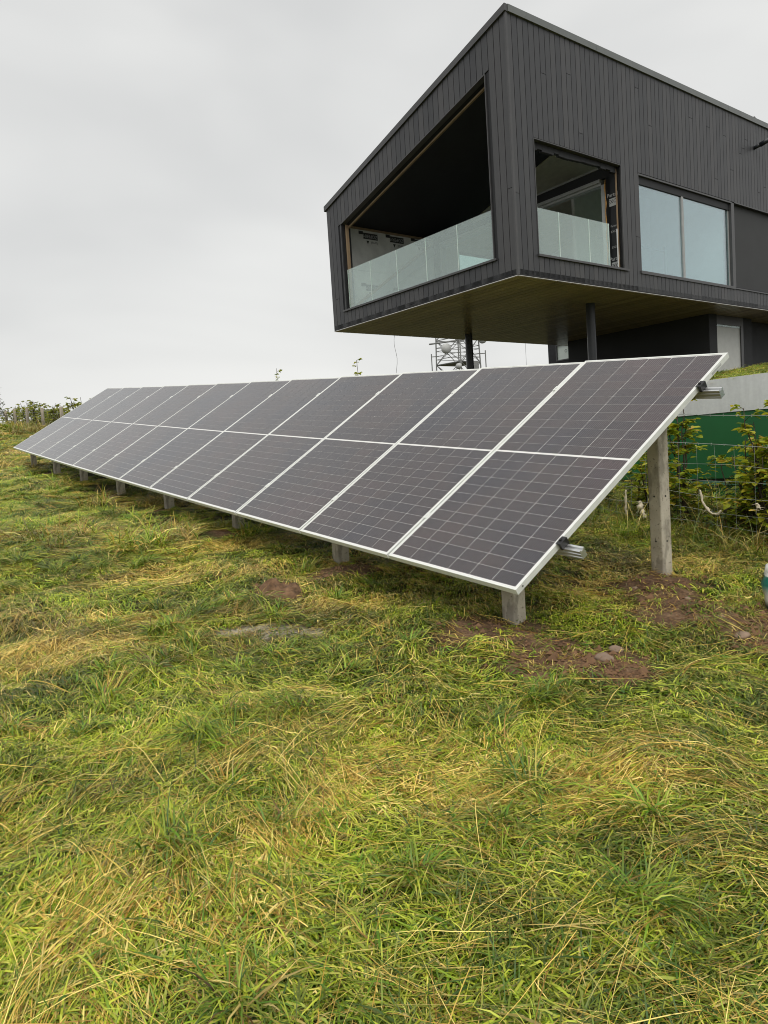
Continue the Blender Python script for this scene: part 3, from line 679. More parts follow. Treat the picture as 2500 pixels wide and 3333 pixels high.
for dz in (.58, .455, .33, .205, .095):
    MB().tube(wirepts(dz, .17, .010), .0012, 4).build('line_wire', WIRE, fence)
for x in np.arange(-3.3, 2.4, .165):
    MB().tube([Vector((x + random.uniform(-.006, .006), FY, fz(x) + d)) - fo for d in (.03, .2, .38, .56, .74)], .0009, 4).build('stay_wire', WIRE, fence)
mb = MB()
for x in np.arange(-40, -3.4, .33): mb.tube([Vector((x, FY, fz(x) + d)) - fo for d in (.03, .70)], .0015, 3)
tag(mb.build('netting', WIRE, fence), kind='stuff')

def tuft(pts, r, label):
    p0 = Vector(pts[-1]); o_ = empty('wool_tuft', tuple(p0)); tag(o_, label, 'wool')
    P = [Vector(p) - p0 for p in pts]; n = 14; q = []
    for i in range(n):
        t = i / (n - 1) * (len(P) - 1); k = min(int(t), len(P) - 2); q.append(P[k].lerp(P[k + 1], t - k) + Vector((random.uniform(-1, 1), random.uniform(-1, 1), random.uniform(-1, 1))) * r * .35)
    MB().tube(q, [r * (.45 + .55 * math.sin(PI * (i + .6) / n)) * random.uniform(.6, 1.2) for i in range(n)], 7).build('wool', WOOL, o_, True)
    mb = MB()
    for i in range(14):
        a = random.choice(q); d = Vector((random.uniform(-1, 1), random.uniform(-1, 1), random.uniform(-1.3, .4))) * r * 2.6; mb.tube([a, a + d * .5 + Vector((0, 0, .003)), a + d], [.0018, .0012, .0005], 4)
    mb.build('strands', WOOL, o_)
tuft([(-.955, 2.985, .275), (-.94, 2.98, .19), (-.90, 2.97, .13), (-.85, 2.97, .085), (-.80, 2.97, .075), (-.77, 2.98, .11)], .013, 'long twist of pale wool hooked on the fence beside the tall post')
tuft([(-1.555, 2.985, .17), (-1.54, 2.98, .12), (-1.51, 2.97, .06), (-1.48, 2.97, .03)], .028, 'thick lump of pale wool hanging low on the fence left of the tall post')
tuft([(-1.69, 2.985, .27), (-1.695, 2.98, .2), (-1.70, 2.98, .10), (-1.69, 2.98, .05)], .011, 'thin strand of pale wool nearest the lower panel edge')
tuft([(-.475, 2.985, .165), (-.47, 2.98, .145), (-.462, 2.98, .115)], .016, 'small tuft of pale wool on the fence at the picture edge')

# fallen log behind the fence
lg = MB().tube([(-.55, .24, -.02), (-.2, .02, .03), (.15, -.2, .11), (.42, -.33, .17), (.62, -.42, .21)], [.05, .052, .048, .043, .036], 10).build('fallen_log', BARK, None, True); lg.location = (-1.05, 3.62, float(height(-1.05, 3.62)) + .02)
tag(lg, 'dark fallen branch lying in the grass behind the fence', 'log')

# bag at the right edge
bx_, by_ = .515, 1.60
bag = empty('sack', (bx_, by_, float(height(bx_, by_)) - .01)); tag(bag, 'crumpled white and green plastic sack standing on the soil', 'sack')
M = Mat('printed_sack'); v = M.coord('Object'); s_ = M.n('ShaderNodeSeparateXYZ'); M.l(v, s_.inputs[0])
wob = M.math('ADD', M.math('MULTIPLY', s_.outputs[2], 1.2), M.math('MULTIPLY', M.noise(v, 9, 3), .05))
c = M.ramp(wob, [(.05, (.03, .06, .055)), (.10, (.55, .53, .48)), (.13, (.45, .42, .36)), (.17, (.12, .25, .2)), (.19, (.02, .16, .12)), (.245, (.02, .15, .11)), (.25, (.65, .66, .62)), (.40, (.70, .70, .66))])
SACK = M.done(M.pbr(c, .3, 0, M.bump(M.noise(v, 18, 4), .5, .02)))
rings = []; nb = 28
for j in range(15):
    t = j / 14; z = .25 * t; rx = .16 * (1 - .25 * t * t); ry = .11 * (1 - .75 * t ** 1.5)
    for k in range(nb):
        a = 2 * PI * k / nb; wv = 1 + .13 * math.sin(3 * a + 5 * t) + .10 * t * math.sin(2 * a + 1) + .05 * math.sin(7 * a - 9 * t) + .03 * math.sin(13 * a + 17 * t)
        rings.append((rx * wv * math.cos(a), ry * wv * math.sin(a), z + .012 * math.sin(5 * a) * t))
ff = [(j * nb + k, j * nb + (k + 1) % nb, (j + 1) * nb + (k + 1) % nb, (j + 1) * nb + k) for j in range(14) for k in range(nb)] + [tuple(14 * nb + k for k in range(nb))]
mesh_obj('sack_body', rings, ff, SACK, bag, True)

# dug heap of soil and turned turf
V, F = [], []; n, mrow = 30, 12
for j in range(mrow + 1):
    for k in range(n):
        a = 2 * PI * k / n; q = j / mrow; rr0 = .155 * (1 + .35 * (float(vnoise(math.cos(a) * 1.5 + 7, math.sin(a) * 1.5 + 3, 5)) - .5)) * q
        x, y = rr0 * math.cos(a) * 1.0, rr0 * math.sin(a) * 1.15
        V.append((x + .012 * float(vnoise(x * 60, y * 60, 87)), y, .085 * (1 - q ** 3) * (.25 + 1.5 * float(fbm(x * 13 + 3, y * 13, 81, 2))) + .07 * (float(fbm(x * 34, y * 34, 83, 2)) - .5) * (1 - q ** 4) - .02 * q))
F = [(j * n + k, (j + 1) * n + k, (j + 1) * n + (k + 1) % n, j * n + (k + 1) % n) for j in range(mrow) for k in range(n)]
HEAPM = simple('turned_soil', (.15, .085, .044), .95, .5, 22, bump=.9, bscale=70)
hp_ = mesh_obj('soil_heap', V, F, HEAPM, None); hp_.location = (-1.90, -.40, float(height(-1.90, -.40)) - .005); tag(hp_, 'small heap of dug brown soil in the grass left of the short posts', 'soil heap')
# stones
def stone(x, y, r, label, sq=.6):
    vs_, fs = [], []; n, mrow = 12, 8; sd_ = random.randrange(999)
    for j in range(mrow + 1):
        th = PI * j / mrow
        for k in range(n):
            ph = 2 * PI * k / n; d = Vector((math.sin(th) * math.cos(ph), math.sin(th) * math.sin(ph), math.cos(th)))
            q = r * (.65 + .75 * float(vnoise(d.x * 1.6 + sd_, d.y * 1.6 + d.z * 2.1, sd_)))
            vs_.append((d.x * q * 1.25, d.y * q, d.z * q * sq))
    for j in range(mrow):
        for k in range(n): fs.append((j * n + k, j * n + (k + 1) % n, (j + 1) * n + (k + 1) % n, (j + 1) * n + k))
    o = mesh_obj('stone', vs_, fs, STONE, None, True); o.location = (x, y, float(height(x, y)) + r * sq * .35); o.rotation_euler[2] = random.uniform(0, 6); tag(o, label, 'stone', 'stones in the disturbed soil')
stone(.36, .20, .042, 'rounded brown stone on bare soil in front of the near short post')
stone(.23, .43, .034, 'small brown stone at the grass edge behind the larger stone')
stone(-.32, 1.30, .018, 'small pale stone at the foot of the tall post')
stone(.0, 1.38, .02, 'pale stone lying right of the tall post foot')
stone(.38, 1.12, .02, 'pale stone on soil between the tall post and the sack')
stone(.58, .98, .03, 'brown clod on the soil below the sack')

# ------------------------------------------------------------------ mast far behind
MO = np.array([-59.2, 49.6, 0.0]); mz = float(base_h(MO[0], MO[1]))
mast = empty('telecom_mast', (MO[0], MO[1], mz)); tag(mast, 'grey lattice telecom mast with dishes seen beneath the house', 'mast')
vr = np.array([AX[0, 0], AX[1, 0], 0]); vr = vr / np.linalg.norm(vr); vf = np.array([AX[0, 1], AX[1, 1], 0]); vf = vf / np.linalg.norm(vf)
def mp_(a, d, z): q = vr * a + vf * d; return (q[0], q[1], z - mz)
BZ, TZ_ = mz - 1, 17.0
def hw_(z): return 2.22 + (11.5 - z) * .035
corners = lambda z: [mp_(-hw_(z) , .3, z), mp_(0.0, -hw_(z), z), mp_(hw_(z), .1, z), mp_(.3, hw_(z), z)]
levels = [mz - .5, 4.5, 7.2, 9.7, 12.2, 14.7, 17]
for k in range(4): MB().tube([corners(z)[k] for z in levels], .07, 8).build('leg', MASTM, mast)
for a, b in zip(levels[:-1], levels[1:]):
    A, B = corners(a), corners(b)
    for k in range(4):
        for p, q in ((A[k], B[(k + 1) % 4]), (A[(k + 1) % 4], B[k])): MB().tube([p, q], .04, 5).build('brace', MASTM, mast)
        MB().tube([B[k], B[(k + 1) % 4]], .05, 5).build('brace', MASTM, mast)
for z in (9.75, 10.6):
    c4 = corners(z); 
    if z < 10: MB().add([(p[0], p[1], p[2]) for p in c4] + [(p[0], p[1], p[2] - .12) for p in c4], [(0, 1, 2, 3), (7, 6, 5, 4), (0, 4, 5, 1), (1, 5, 6, 2), (2, 6, 7, 3), (3, 7, 4, 0)]).build('platform', MASTM, mast)
    for k in range(4):
        for dz in (0, .35): MB().tube([(c4[k][0], c4[k][1], c4[k][2] + dz + .5), (c4[(k + 1) % 4][0], c4[(k + 1) % 4][1], c4[(k + 1) % 4][2] + dz + .5)], .03, 5).build('guard_rail', MASTM, mast)
MB().tube([mp_(-2.9, .2, 11.9), mp_(.4, -2.3, 11.8)], .09, 6).build('cross_bar', MASTM, mast)
for (a, d, z, r, nm) in ((-1.35, -1.7, 11.1, .52, 'drum'), (-.25, -2.3, 9.2, .30, 'drum'), (2.55, -.4, 12.0, .45, 'dish')):
    Mx = Matrix.Rotation(PI / 2, 4, 'X'); Mz = Matrix.Rotation(math.atan2(vr[1], vr[0]) + .35, 4, 'Z')
    MB().lathe([(0, .34), (r * .7, .32), (r, .12), (r, -.1), (r * .5, -.25), (.05, -.35)], 18, mp_(a, d, z), Mz @ Mx).build('dish', DISH, mast, True)
    MB().tube([mp_(a, d + .3, z), mp_(a, d + 1.0, z - .1)], .06, 6).build('dish_mount', MASTM, mast)
MB().box((mp_(.55, -2.0, 8.0)[0], mp_(.55, -2.0, 0)[1], 8.4 - mz), (mp_(.55, -2.0, 8.0)[0] + .9, mp_(.55, -2.0, 0)[1] + .9, 9.6 - mz)).build('equipment_box', MASTM, mast)
for a, d in ((-2.75, .3), (2.85, .1)):
    MB().tube([mp_(a, d, 8.7), mp_(a, d, 10.9)], .06, 6).build('antenna_pole', MASTM, mast)
    for z in (9.1, 10.6): MB().tube([mp_(a, d, z), mp_(a * .8, d, z)], .05, 5).build('bracket', MASTM, mast)

# ------------------------------------------------------------------ leaves, shrubs, trees
def mat_leaf(name, cols, trans=.3, rough=.45):
    M = Mat(name); f = M.attr('lv'); g = M.n('ShaderNodeNewGeometry').outputs['Position']
    c = M.ramp(f, [(i / (len(cols) - 1), q) for i, q in enumerate(cols)])
    c = M.mix(1, c, M.ramp(M.noise(g, 14, 3), [(.3, .75), (.7, 1.2)]), 'MULTIPLY')
    p = M.pbr(c, rough, 0, None, .4); t = M.n('ShaderNodeBsdfTranslucent'); M.l(c, t.inputs[0])
    x = M.n('ShaderNodeMixShader'); x.inputs[0].default_value = trans; M.l(p.outputs[0], x.inputs[1]); M.l(t.outputs[0], x.inputs[2]); return M.done(x)
BEECH = mat_leaf('beech_leaf', [(.08, .16, .012), (.19, .28, .02), (.38, .44, .035), (.58, .55, .045), (.62, .42, .07)], .45)
HAWTH = mat_leaf('hedge_leaf', [(.13, .18, .035), (.24, .29, .05), (.40, .41, .07), (.55, .50, .10)], .5)
DARKL = mat_leaf('tree_leaf', [(.10, .13, .05), (.17, .20, .08), (.25, .27, .11)])
NETTLE = mat_leaf('weed_leaf', [(.03, .06, .012), (.06, .10, .018), (.11, .14, .025)])
def leafset(P, D, size, spread=.5, fold=.25):
    """P points, D outward directions -> leaf verts/faces/attr"""
    V, F, A = [], [], []
    for p, d in zip(P, D):
        d = Vector(d).normalized(); s = size * random.uniform(.65, 1.15)
        up = Vector((random.uniform(-spread, spread), random.uniform(-spread, spread), 1)).normalized()
        a = d.cross(up).normalized(); n = a.cross(d).normalized(); p = Vector(p); k = len(V); wd = s * .33
        for (l, ww, h) in ((0, 0, 0), (.3, 1, .0), (.3, -1, .0), (.7, .8, -.02), (.7, -.8, -.02), (1, 0, -.10)):
            q = p + d * (l * s) + a * (ww * wd) + n * (abs(ww) * fold * wd + h * s); V.append(tuple(q))
        F += [(k, k + 1, k + 3, k + 5), (k, k + 5, k + 4, k + 2)]; lv = min(1, max(0, random.gauss(.5, .24))); A += [lv] * 6
    return V, F, A
def shrub(x, y, h, spread, nst, nleaf, size, label, mat, cat='shrub', group=None, lean=(0, 0), base=None, name='hedge_shrub', dist=1.0, z=None, tmin=.12):
    gz = float(height(x, y)) if z is None else z; o = empty(name, (x, y, gz)); tag(o, label, cat, group)
    mb = MB(); P, D = [], []
    for s in range(nst):
        a = random.uniform(0, 2 * PI); hh = h * random.uniform(.7, 1.0) if s else h; rad = spread * random.uniform(.2, 1.0) if s else 0
        pts = []; n = 8; bo = (random.uniform(-.35, .35) * spread * (s > 0), random.uniform(-.35, .35) * spread * (s > 0))
        for i in range(n):
            t = i / (n - 1)
            pts.append(Vector((bo[0] + math.cos(a) * rad * t ** .8 + lean[0] * t + random.uniform(-1, 1) * .015 * h, bo[1] + math.sin(a) * rad * t ** .8 + lean[1] * t + random.uniform(-1, 1) * .015 * h, hh * t)))
        mb.tube(pts, [(.009 * (1 - i / n) + .0018) * dist for i in range(n)], 5)
        nt_ = max(4, nleaf // nst // 7)
        for j in range(nt_):
            t = random.uniform(tmin, 1.0); k = min(int(t * (n - 1)), n - 2); b0 = pts[k].lerp(pts[k + 1], t * (n - 1) - k)
            ang = random.uniform(0, 2 * PI); ln = spread * random.uniform(.25, .8) * (1.15 - t) + .05 * dist
            e = b0 + Vector((math.cos(ang) * ln, math.sin(ang) * ln, ln * random.uniform(.0, .7))); mb.tube([b0, b0.lerp(e, .5) + Vector((0, 0, .01)), e], [.0028 * dist, .0018 * dist, .001 * dist], 4)
            for q in range(7):
                f = random.uniform(.25, 1.05); pp = b0.lerp(e, f); aa = ang + random.uniform(-1.3, 1.3); P.append(pp); D.append((math.cos(aa), math.sin(aa), random.uniform(-.5, .5)))
    mb.build('stem', BARK, o, True)
    V, F, A = leafset(P, D, size); mesh_obj('foliage', V, F, mat, o, False, {'lv': A}); return o
G1 = 'young beech hedge plants behind the fence'
shrub(-1.33, 3.32, 1.12, .30, 6, 800, .072, 'leafy young beech plant rising directly beside the tall concrete post', BEECH, group=G1)
shrub(-.80, 3.40, .78, .40, 8, 1000, .072, 'low spreading yellow-green beech plant in front of the green wall', BEECH, group=G1)
shrub(-.40, 3.25, 1.16, .28, 8, 1050, .072, 'tall thin beech plant at the picture edge reaching over the top wire', BEECH, group=G1)
shrub(-1.72, 3.35, .62, .30, 6, 520, .066, 'small beech plant seen under the lower panel edge', BEECH, group=G1)
shrub(-6.47, 3.3, 2.085 - float(height(-6.47, 3.3)), .04, 2, 130, .05, 'single leafy shoot rising above the panel row left of the mast', BEECH, group=G1, tmin=.8)
shrub(-9.03, 3.3, 2.30 - float(height(-9.03, 3.3)), .24, 4, 110, .055, 'thin forked shoot rising above the middle of the panel row', BEECH, group=G1, tmin=.86)
hl = ['bushy', 'twiggy', 'dense', 'yellowing', 'loose', 'ragged', 'low', 'broad', 'leaning', 'thin', 'dark', 'open']
hx = [(-21.6, 1.25), (-22.9, 1.55), (-24.1, 1.2), (-25.4, 1.6), (-26.6, 1.0), (-28.2, 1.25), (-29.5, 1.05), (-31.2, 1.35), (-32.8, 1.5), (-34.6, 1.6), (-36.4, 1.3), (-38.2, 1.5)]
for i, (x, h) in enumerate(hx):
    shrub(x, 3.75 + .25 * math.sin(i * 2.3), h * .78, .58, 6, 540, .12, f'{hl[i]} hedge bush behind the far fence posts, {ORD[i]} from the panel end', HAWTH, group='hedge bushes along the far fence', dist=2.2, name='hedge_bush')
# tree at the left edge
tr = empty('tree', (-45.0, 3.2, float(height(-45.0, 3.2)) - .35)); tag(tr, 'small dark tree at the far left end of the hedge', 'tree')
mb = MB(); P, D = [], []
mb.tube([(0, 0, -.2), (.05, 0, .8), (.12, .05, 1.6), (.1, .1, 2.6)], [.13, .11, .08, .04], 8)
for s in range(34):
    t = random.uniform(.25, 1); b0 = Vector((.1, .05, .3 + 2.4 * t)); a = random.uniform(0, 2 * PI); ln = random.uniform(.6, 1.35) * (1.25 - .6 * t)
    e = b0 + Vector((math.cos(a) * ln, math.sin(a) * ln, ln * random.uniform(-.1, .8))); mb.tube([b0, b0.lerp(e, .5) + Vector((0, 0, .08)), e], [.03, .018, .006], 5)
    for j in range(9):
        bb = b0.lerp(e, random.uniform(.35, 1)); a2 = a + random.uniform(-1.2, 1.2); l2 = random.uniform(.15, .45); e2 = bb + Vector((math.cos(a2) * l2, math.sin(a2) * l2, random.uniform(-.15, .3))); mb.tube([bb, e2], [.008, .003], 3)
        for q in range(13): P.append(bb.lerp(e2, random.uniform(.2, 1.1)) + Vector((random.uniform(-.07, .07), random.uniform(-.07, .07), random.uniform(-.07, .07)))); aa = random.uniform(0, 2 * PI); D.append((math.cos(aa), math.sin(aa), random.uniform(-.7, .5)))
mb.build('trunk', BARK, tr, True); V, F, A = leafset(P, D, .11); mesh_obj('crown', V, F, DARKL, tr, False, {'lv': A})

# ------------------------------------------------------------------ grass
def mat_grass(inst):
    M = Mat('grass_blade'); tone = M.attr('tone'); bri = M.attr('bri'); bv = M.attr('bv'); bt = M.attr('bt')
    if inst:
        tone = M.math('ADD', tone, M.attr('dtone', 'INSTANCER'), True); bri = M.math('ADD', bri, M.attr('dbri', 'INSTANCER'), True)
    green = M.ramp(bv, [(0, (.052, .150, .008)), (.35, (.130, .268, .012)), (.7, (.275, .385, .022)), (1, (.45, .49, .045))])
    straw = M.ramp(bv, [(0, (.22, .110, .022)), (.3, (.42, .255, .048)), (.65, (.65, .46, .115)), (1, (.84, .68, .27))])
    th = M.math('ADD', M.math('MULTIPLY', M.math('SUBTRACT', tone, M.math('FRACT', M.math('MULTIPLY', bv, 7.31))), 5.0), .5, True)
    tip = M.math('MULTIPLY', M.math('POWER', bt, 3.0), .4)
    c = M.mix(M.math('MAXIMUM', th, tip), green, straw)
    c = M.mix(1, c, M.ramp(bri, [(0, (.27, .31, .33)), (1, (1.38, 1.36, 1.12))]), 'MULTIPLY')
    p = M.pbr(c, .38, 0, None, .5); t = M.n('ShaderNodeBsdfTranslucent'); M.l(c, t.inputs[0])
    x = M.n('ShaderNodeMixShader'); x.inputs[0].default_value = .17; M.l(p.outputs[0], x.inputs[1]); M.l(t.outputs[0], x.inputs[2]); return M.done(x)
GRASS = mat_grass(False); GRASSI = mat_grass(True)
def make_blades(r, x, y, az, el, L_, wid, droop, tone, bri, seg, zoff=0., ground_h=None, curl=.35):
    """flat ribbon blades, all arrays of n -> verts, faces, attributes"""
    n = len(x); W2 = wid * r.uniform(.6, 1.35, n) / 2; cv_ = r.normal(0, curl, n); dp = droop * r.uniform(.6, 1.4, n); bv = r.random(n)
    h0 = ground_h(x, y) if ground_h is not None else np.zeros(n)
    px_, py_, pz = x.copy(), y.copy(), np.zeros(n) + zoff - .006
    V = np.zeros((n, 2 * seg + 1, 3), np.float32); tw = r.normal(0, .35, n)
    for k in range(seg + 1):
        t = k / seg; a = az + cv_ * t; dx, dy = np.cos(a), np.sin(a)
        if k:
            e = el - dp * t; px_ = px_ + dx * np.cos(e) * L_ / seg; py_ = py_ + dy * np.cos(e) * L_ / seg; pz = pz + np.sin(e) * L_ / seg
            pz = np.where(pz < .004, .004 + .02 * bv, pz)
        hz = ground_h(px_, py_) if ground_h is not None else 0.
        if k < seg:
            ww = W2 * (1 - t ** 2.2) * (.75 + .25 * min(1, t * 4)); q = np.sin(tw) * ww
            V[:, 2 * k] = np.stack([px_ - dy * ww, py_ + dx * ww, hz + pz + q], 1); V[:, 2 * k + 1] = np.stack([px_ + dy * ww, py_ - dx * ww, hz + pz - q], 1)
        else: V[:, 2 * seg] = np.stack([px_, py_, hz + pz], 1)
    m = 2 * seg + 1; b = (np.arange(n) * m)[:, None]
    F4 = np.concatenate([np.stack([b[:, 0] + 2 * k, b[:, 0] + 2 * k + 1, b[:, 0] + 2 * k + 3, b[:, 0] + 2 * k + 2], 1) for k in range(seg - 1)]) if seg > 1 else np.zeros((0, 4), int)
    F3 = np.stack([b[:, 0] + 2 * seg - 2, b[:, 0] + 2 * seg - 1, b[:, 0] + 2 * seg], 1)
    bt = np.array([k // 2 / seg for k in range(2 * seg)] + [1.0], np.float32)
    return dict(V=V.reshape(-1, 3), F4=F4, F3=F3, bv=np.repeat(bv, m), bt=np.tile(bt, n), tone=np.repeat(np.broadcast_to(tone, n), m), bri=np.repeat(np.broadcast_to(bri, n), m))
def ribbon_mesh(name, sets, mat):
    nv = sum(len(q['V']) for q in sets); o4, o3, off = [], [], 0
    for q in sets: o4.append(q['F4'] + off); o3.append(q['F3'] + off); off += len(q['V'])
    F4 = np.concatenate(o4); F3 = np.concatenate(o3); m = bpy.data.meshes.new(name)
    m.vertices.add(nv); m.vertices.foreach_set('co', np.concatenate([q['V'] for q in sets]).ravel().astype(np.float32))
    li = np.concatenate([F4.ravel(), F3.ravel()]).astype(np.int32); m.loops.add(len(li)); m.loops.foreach_set('vertex_index', li)
    m.polygons.add(len(F4) + len(F3)); m.polygons.foreach_set('loop_start', np.concatenate([np.arange(len(F4)) * 4, len(F4) * 4 + np.arange(len(F3)) * 3]).astype(np.int32))
    m.update(calc_edges=True); m.polygons.foreach_set('use_smooth', np.ones(len(m.polygons), bool)); m.materials.append(mat)
    for k in ('bv', 'bt', 'tone', 'bri'):
        at = m.attributes.new(k, 'FLOAT', 'POINT'); at.data.foreach_set('value', np.concatenate([q[k] for q in sets]).astype(np.float32))
    return m
def in_view(x, y, z, mx=.16):
    d = np.stack([x, y, z], 1) - CAM; q = d @ AX; dep = q[:, 1]
    with np.errstate(all='ignore'): a = np.abs(q[:, 0] / dep); b = q[:, 2] / dep
    return (dep > .3) & (a < .501 + mx + .25 / np.maximum(dep, .3)) & (b > -.668 - .10 - .25 / np.maximum(dep, .3))
def flowf(x, y):
    a = 2.2 * PI * (fbm(x * .5 + 3, y * .5, 31, 2) - .5) + 1.8 * (fbm(x * 2.1, y * 2.1, 37, 2) - .5)
    return 4.0 + a
def tonef(x, y):
    al = x * .56 + y * .83; ac = x * -.83 + y * .56      # dry streaks lie across the slope
    t = .45 * fbm(al * .55 + 4, ac * 1.9, 51, 2) + .30 * fbm(x * 3.1, y * 3.1, 53, 2) + .25 * fbm(x * .6 + 2, y * .6, 55, 2); d = np.hypot(x - CAM[0], y - CAM[1])
    return np.clip(.16 + 2.8 * (t - .5) + .15 * np.clip((d - 1.9) / 1.0, 0, 1) - .08 * np.clip((d - 3.5) / 4, 0, 1), .02, .9)
def brif(x, y): return .5 + 1.0 * (fbm(x * 1.5, y * 1.5, 61, 3) - .5) + 1.3 * (fbm(x * 4.5, y * 4.5, 63, 2) - .5)
# fast height lookup on a fine grid
hx0, hx1, hy0, hy1, hs = -7.0, 5.0, -5.5, 5.2, .03
HGX = np.arange(hx0, hx1 + hs, hs); HGY = np.arange(hy0, hy1 + hs, hs); HG = height(*np.meshgrid(HGX, HGY))
def hfast(x, y):
    fx = np.clip((x - hx0) / hs, 0, len(HGX) - 1.001); fy = np.clip((y - hy0) / hs, 0, len(HGY) - 1.001); i = fx.astype(int); j = fy.astype(int); a = fx - i; b = fy - j
    return (HG[j, i] * (1 - a) + HG[j, i + 1] * a) * (1 - b) + (HG[j + 1, i] * (1 - a) + HG[j + 1, i + 1] * a) * b
def ring(d0, d1, dens):
    n = int((d1 * d1 - d0 * d0) * .75 * dens); r = np.sqrt(RNG.uniform(d0 * d0, d1 * d1, n)); a = math.atan2(AX[1, 1], AX[0, 1]) + RNG.uniform(-.75, .75, n)
    x = CAM[0] + r * np.cos(a); y = CAM[1] + r * np.sin(a); k = in_view(x, y, base_h(x, y)) & (y < FY + 1.5); return x[k], y[k]
def keep(x, y, amt=.93):
    m = np.maximum(np.clip(soil_mask(x, y)[0] * 1.25, 0, 1), np.clip(pale_mask(x, y) * 1.8, 0, .95)); return RNG.random(len(x)) > m * amt
def grow(x, y, nb, rad):          # clump centres -> blade roots; returns roots and the index of each one's clump
    i = np.repeat(np.arange(len(x)), nb); q = rad * np.sqrt(RNG.random(len(i))); a = RNG.uniform(0, 2 * PI, len(i)); return x[i] + q * np.cos(a), y[i] + q * np.sin(a), i
SETS = []
def U(a, b, n): return RNG.uniform(a, b, n)
def layer(key, x, y, k=1.0, tone=None, bri=None, flow=None, gh=hfast, wide=1.0):
    if len(x) == 0: return
    if gh is hfast: k = k * np.where((y > .0) & (y < 2.0) & (x < .0), .7, 1.0)
    tone = tonef(x, y) if tone is None else tone; bri = brif(x, y) if bri is None else bri
    flow = flowf(x, y) if flow is None else flow; N_ = len(x)
    if key == 'lie':
        X_, Y_, i = grow(x, y, 16, .055); n = len(X_); fl = (flow + RNG.normal(0, .55, N_))[i]
        SETS.append(make_blades(RNG, X_, Y_, fl + RNG.normal(0, 1, n) * np.repeat(U(.25, 1.1, N_), 16), U(.12, .95, n), np.broadcast_to(k, N_)[i] * U(.06, .18, n), .0052 * wide, 1.9, np.clip((tone - .10 + RNG.normal(0, .12, N_))[i], 0, 1), np.clip((bri + RNG.normal(0, .22, N_))[i] + RNG.normal(0, .25, n), 0, 1), 4, 0, gh))
    if key == 'swath':
        X_, Y_, i = grow(x, y, 14, .07); n = len(X_); fl = (flow + RNG.normal(0, .30, N_))[i]
        SETS.append(make_blades(RNG, X_, Y_, fl + RNG.normal(0, .20, n), U(.0, .30, n), np.broadcast_to(k, N_)[i] * U(.12, .36, n), .0026 * wide, .5, np.clip((.78 + RNG.normal(0, .2, N_))[i], 0, 1), np.clip((bri + .12 + RNG.normal(0, .25, N_))[i], 0, 1), 4, U(.0, .035, n), gh, .22))
    if key == 'tuft':
        X_, Y_, i = grow(x, y, 14, .045); n = len(X_)
        SETS.append(make_blades(RNG, X_, Y_, U(0, 2 * PI, n), U(.5, 1.4, n), np.broadcast_to(k, N_)[i] * U(.04, .10, n), .0042 * wide, 1.1, np.clip((tone - .22 + RNG.normal(0, .12, N_))[i], 0, 1), np.clip((bri + RNG.normal(0, .25, N_))[i] + RNG.normal(0, .2, n), 0, 1), 3, 0, gh))
    if key == 'thatch':
        X_, Y_, i = grow(x, y, 14, .10); n = len(X_)
        SETS.append(make_blades(RNG, X_, Y_, U(0, 2 * PI, n), U(-.05, .3, n), np.broadcast_to(k, N_)[i] * U(.03, .11, n), .0036 * wide, .4, np.clip(.80 + RNG.normal(0, .2, n), 0, 1), np.clip(.40 + RNG.normal(0, .25, n), 0, 1), 2, U(0, .015, n), gh))
    if key == 'stalk':
        X_, Y_, i = grow(x, y, 3, .04); n = len(X_); fl = (flow + RNG.normal(0, .75, N_))[i]
        SETS.append(make_blades(RNG, X_, Y_, fl + RNG.normal(0, .22, n), U(.0, .34, n), np.broadcast_to(k, N_)[i] * U(.28, .60, n), .0026 * wide, .55, np.full(n, 1.0), np.clip(RNG.normal(.8, .2, n), 0, 1), 6, U(.01, .04, n), gh, .25))
    if key == 'tall':
        X_, Y_, i = grow(x, y, 10, .07); n = len(X_)
        SETS.append(make_blades(RNG, X_, Y_, U(0, 2 * PI, n), U(.7, 1.5, n), np.broadcast_to(k, N_)[i] * U(.18, .5, n), .0042 * wide, 1.4, np.clip((tone + RNG.normal(0, .15, N_))[i], 0, 1), np.clip((bri + RNG.normal(0, .2, N_))[i], 0, 1), 4, 0, gh))
for d0, d1, k, wd in ((.9, 3.3, 1.0, 1.0), (3.3, 5.0, .62, 1.12), (5.0, 7.2, .36, 1.3)):
    def P(dens, amt=.93): x, y = ring(d0, d1, dens * k); q = keep(x, y, amt); return x[q], y[q]
    x, y = P(560); dn = np.hypot(x - CAM[0], y - CAM[1]); layer('lie', x, y, 1 + .20 * np.clip((3.2 - dn) / 1.2, 0, 1), wide=wd)
    x, y = P(270); q = RNG.random(len(x)) < np.clip(tonef(x, y) * 1.8 - .16, .05, .9); layer('swath', x[q], y[q], 1, wide=wd)
    x, y = P(300); dn = np.hypot(x - CAM[0], y - CAM[1]); layer('tuft', x, y, 1 + .25 * np.clip((3.2 - dn) / 1.2, 0, 1), wide=wd)
    x, y = P(240, .35); layer('thatch', x, y, 1, wide=wd)
    x, y = P(34 if d0 > 3 else 85); layer('stalk', x, y, 1, wide=wd * (.8 if d0 < 3 else 1))
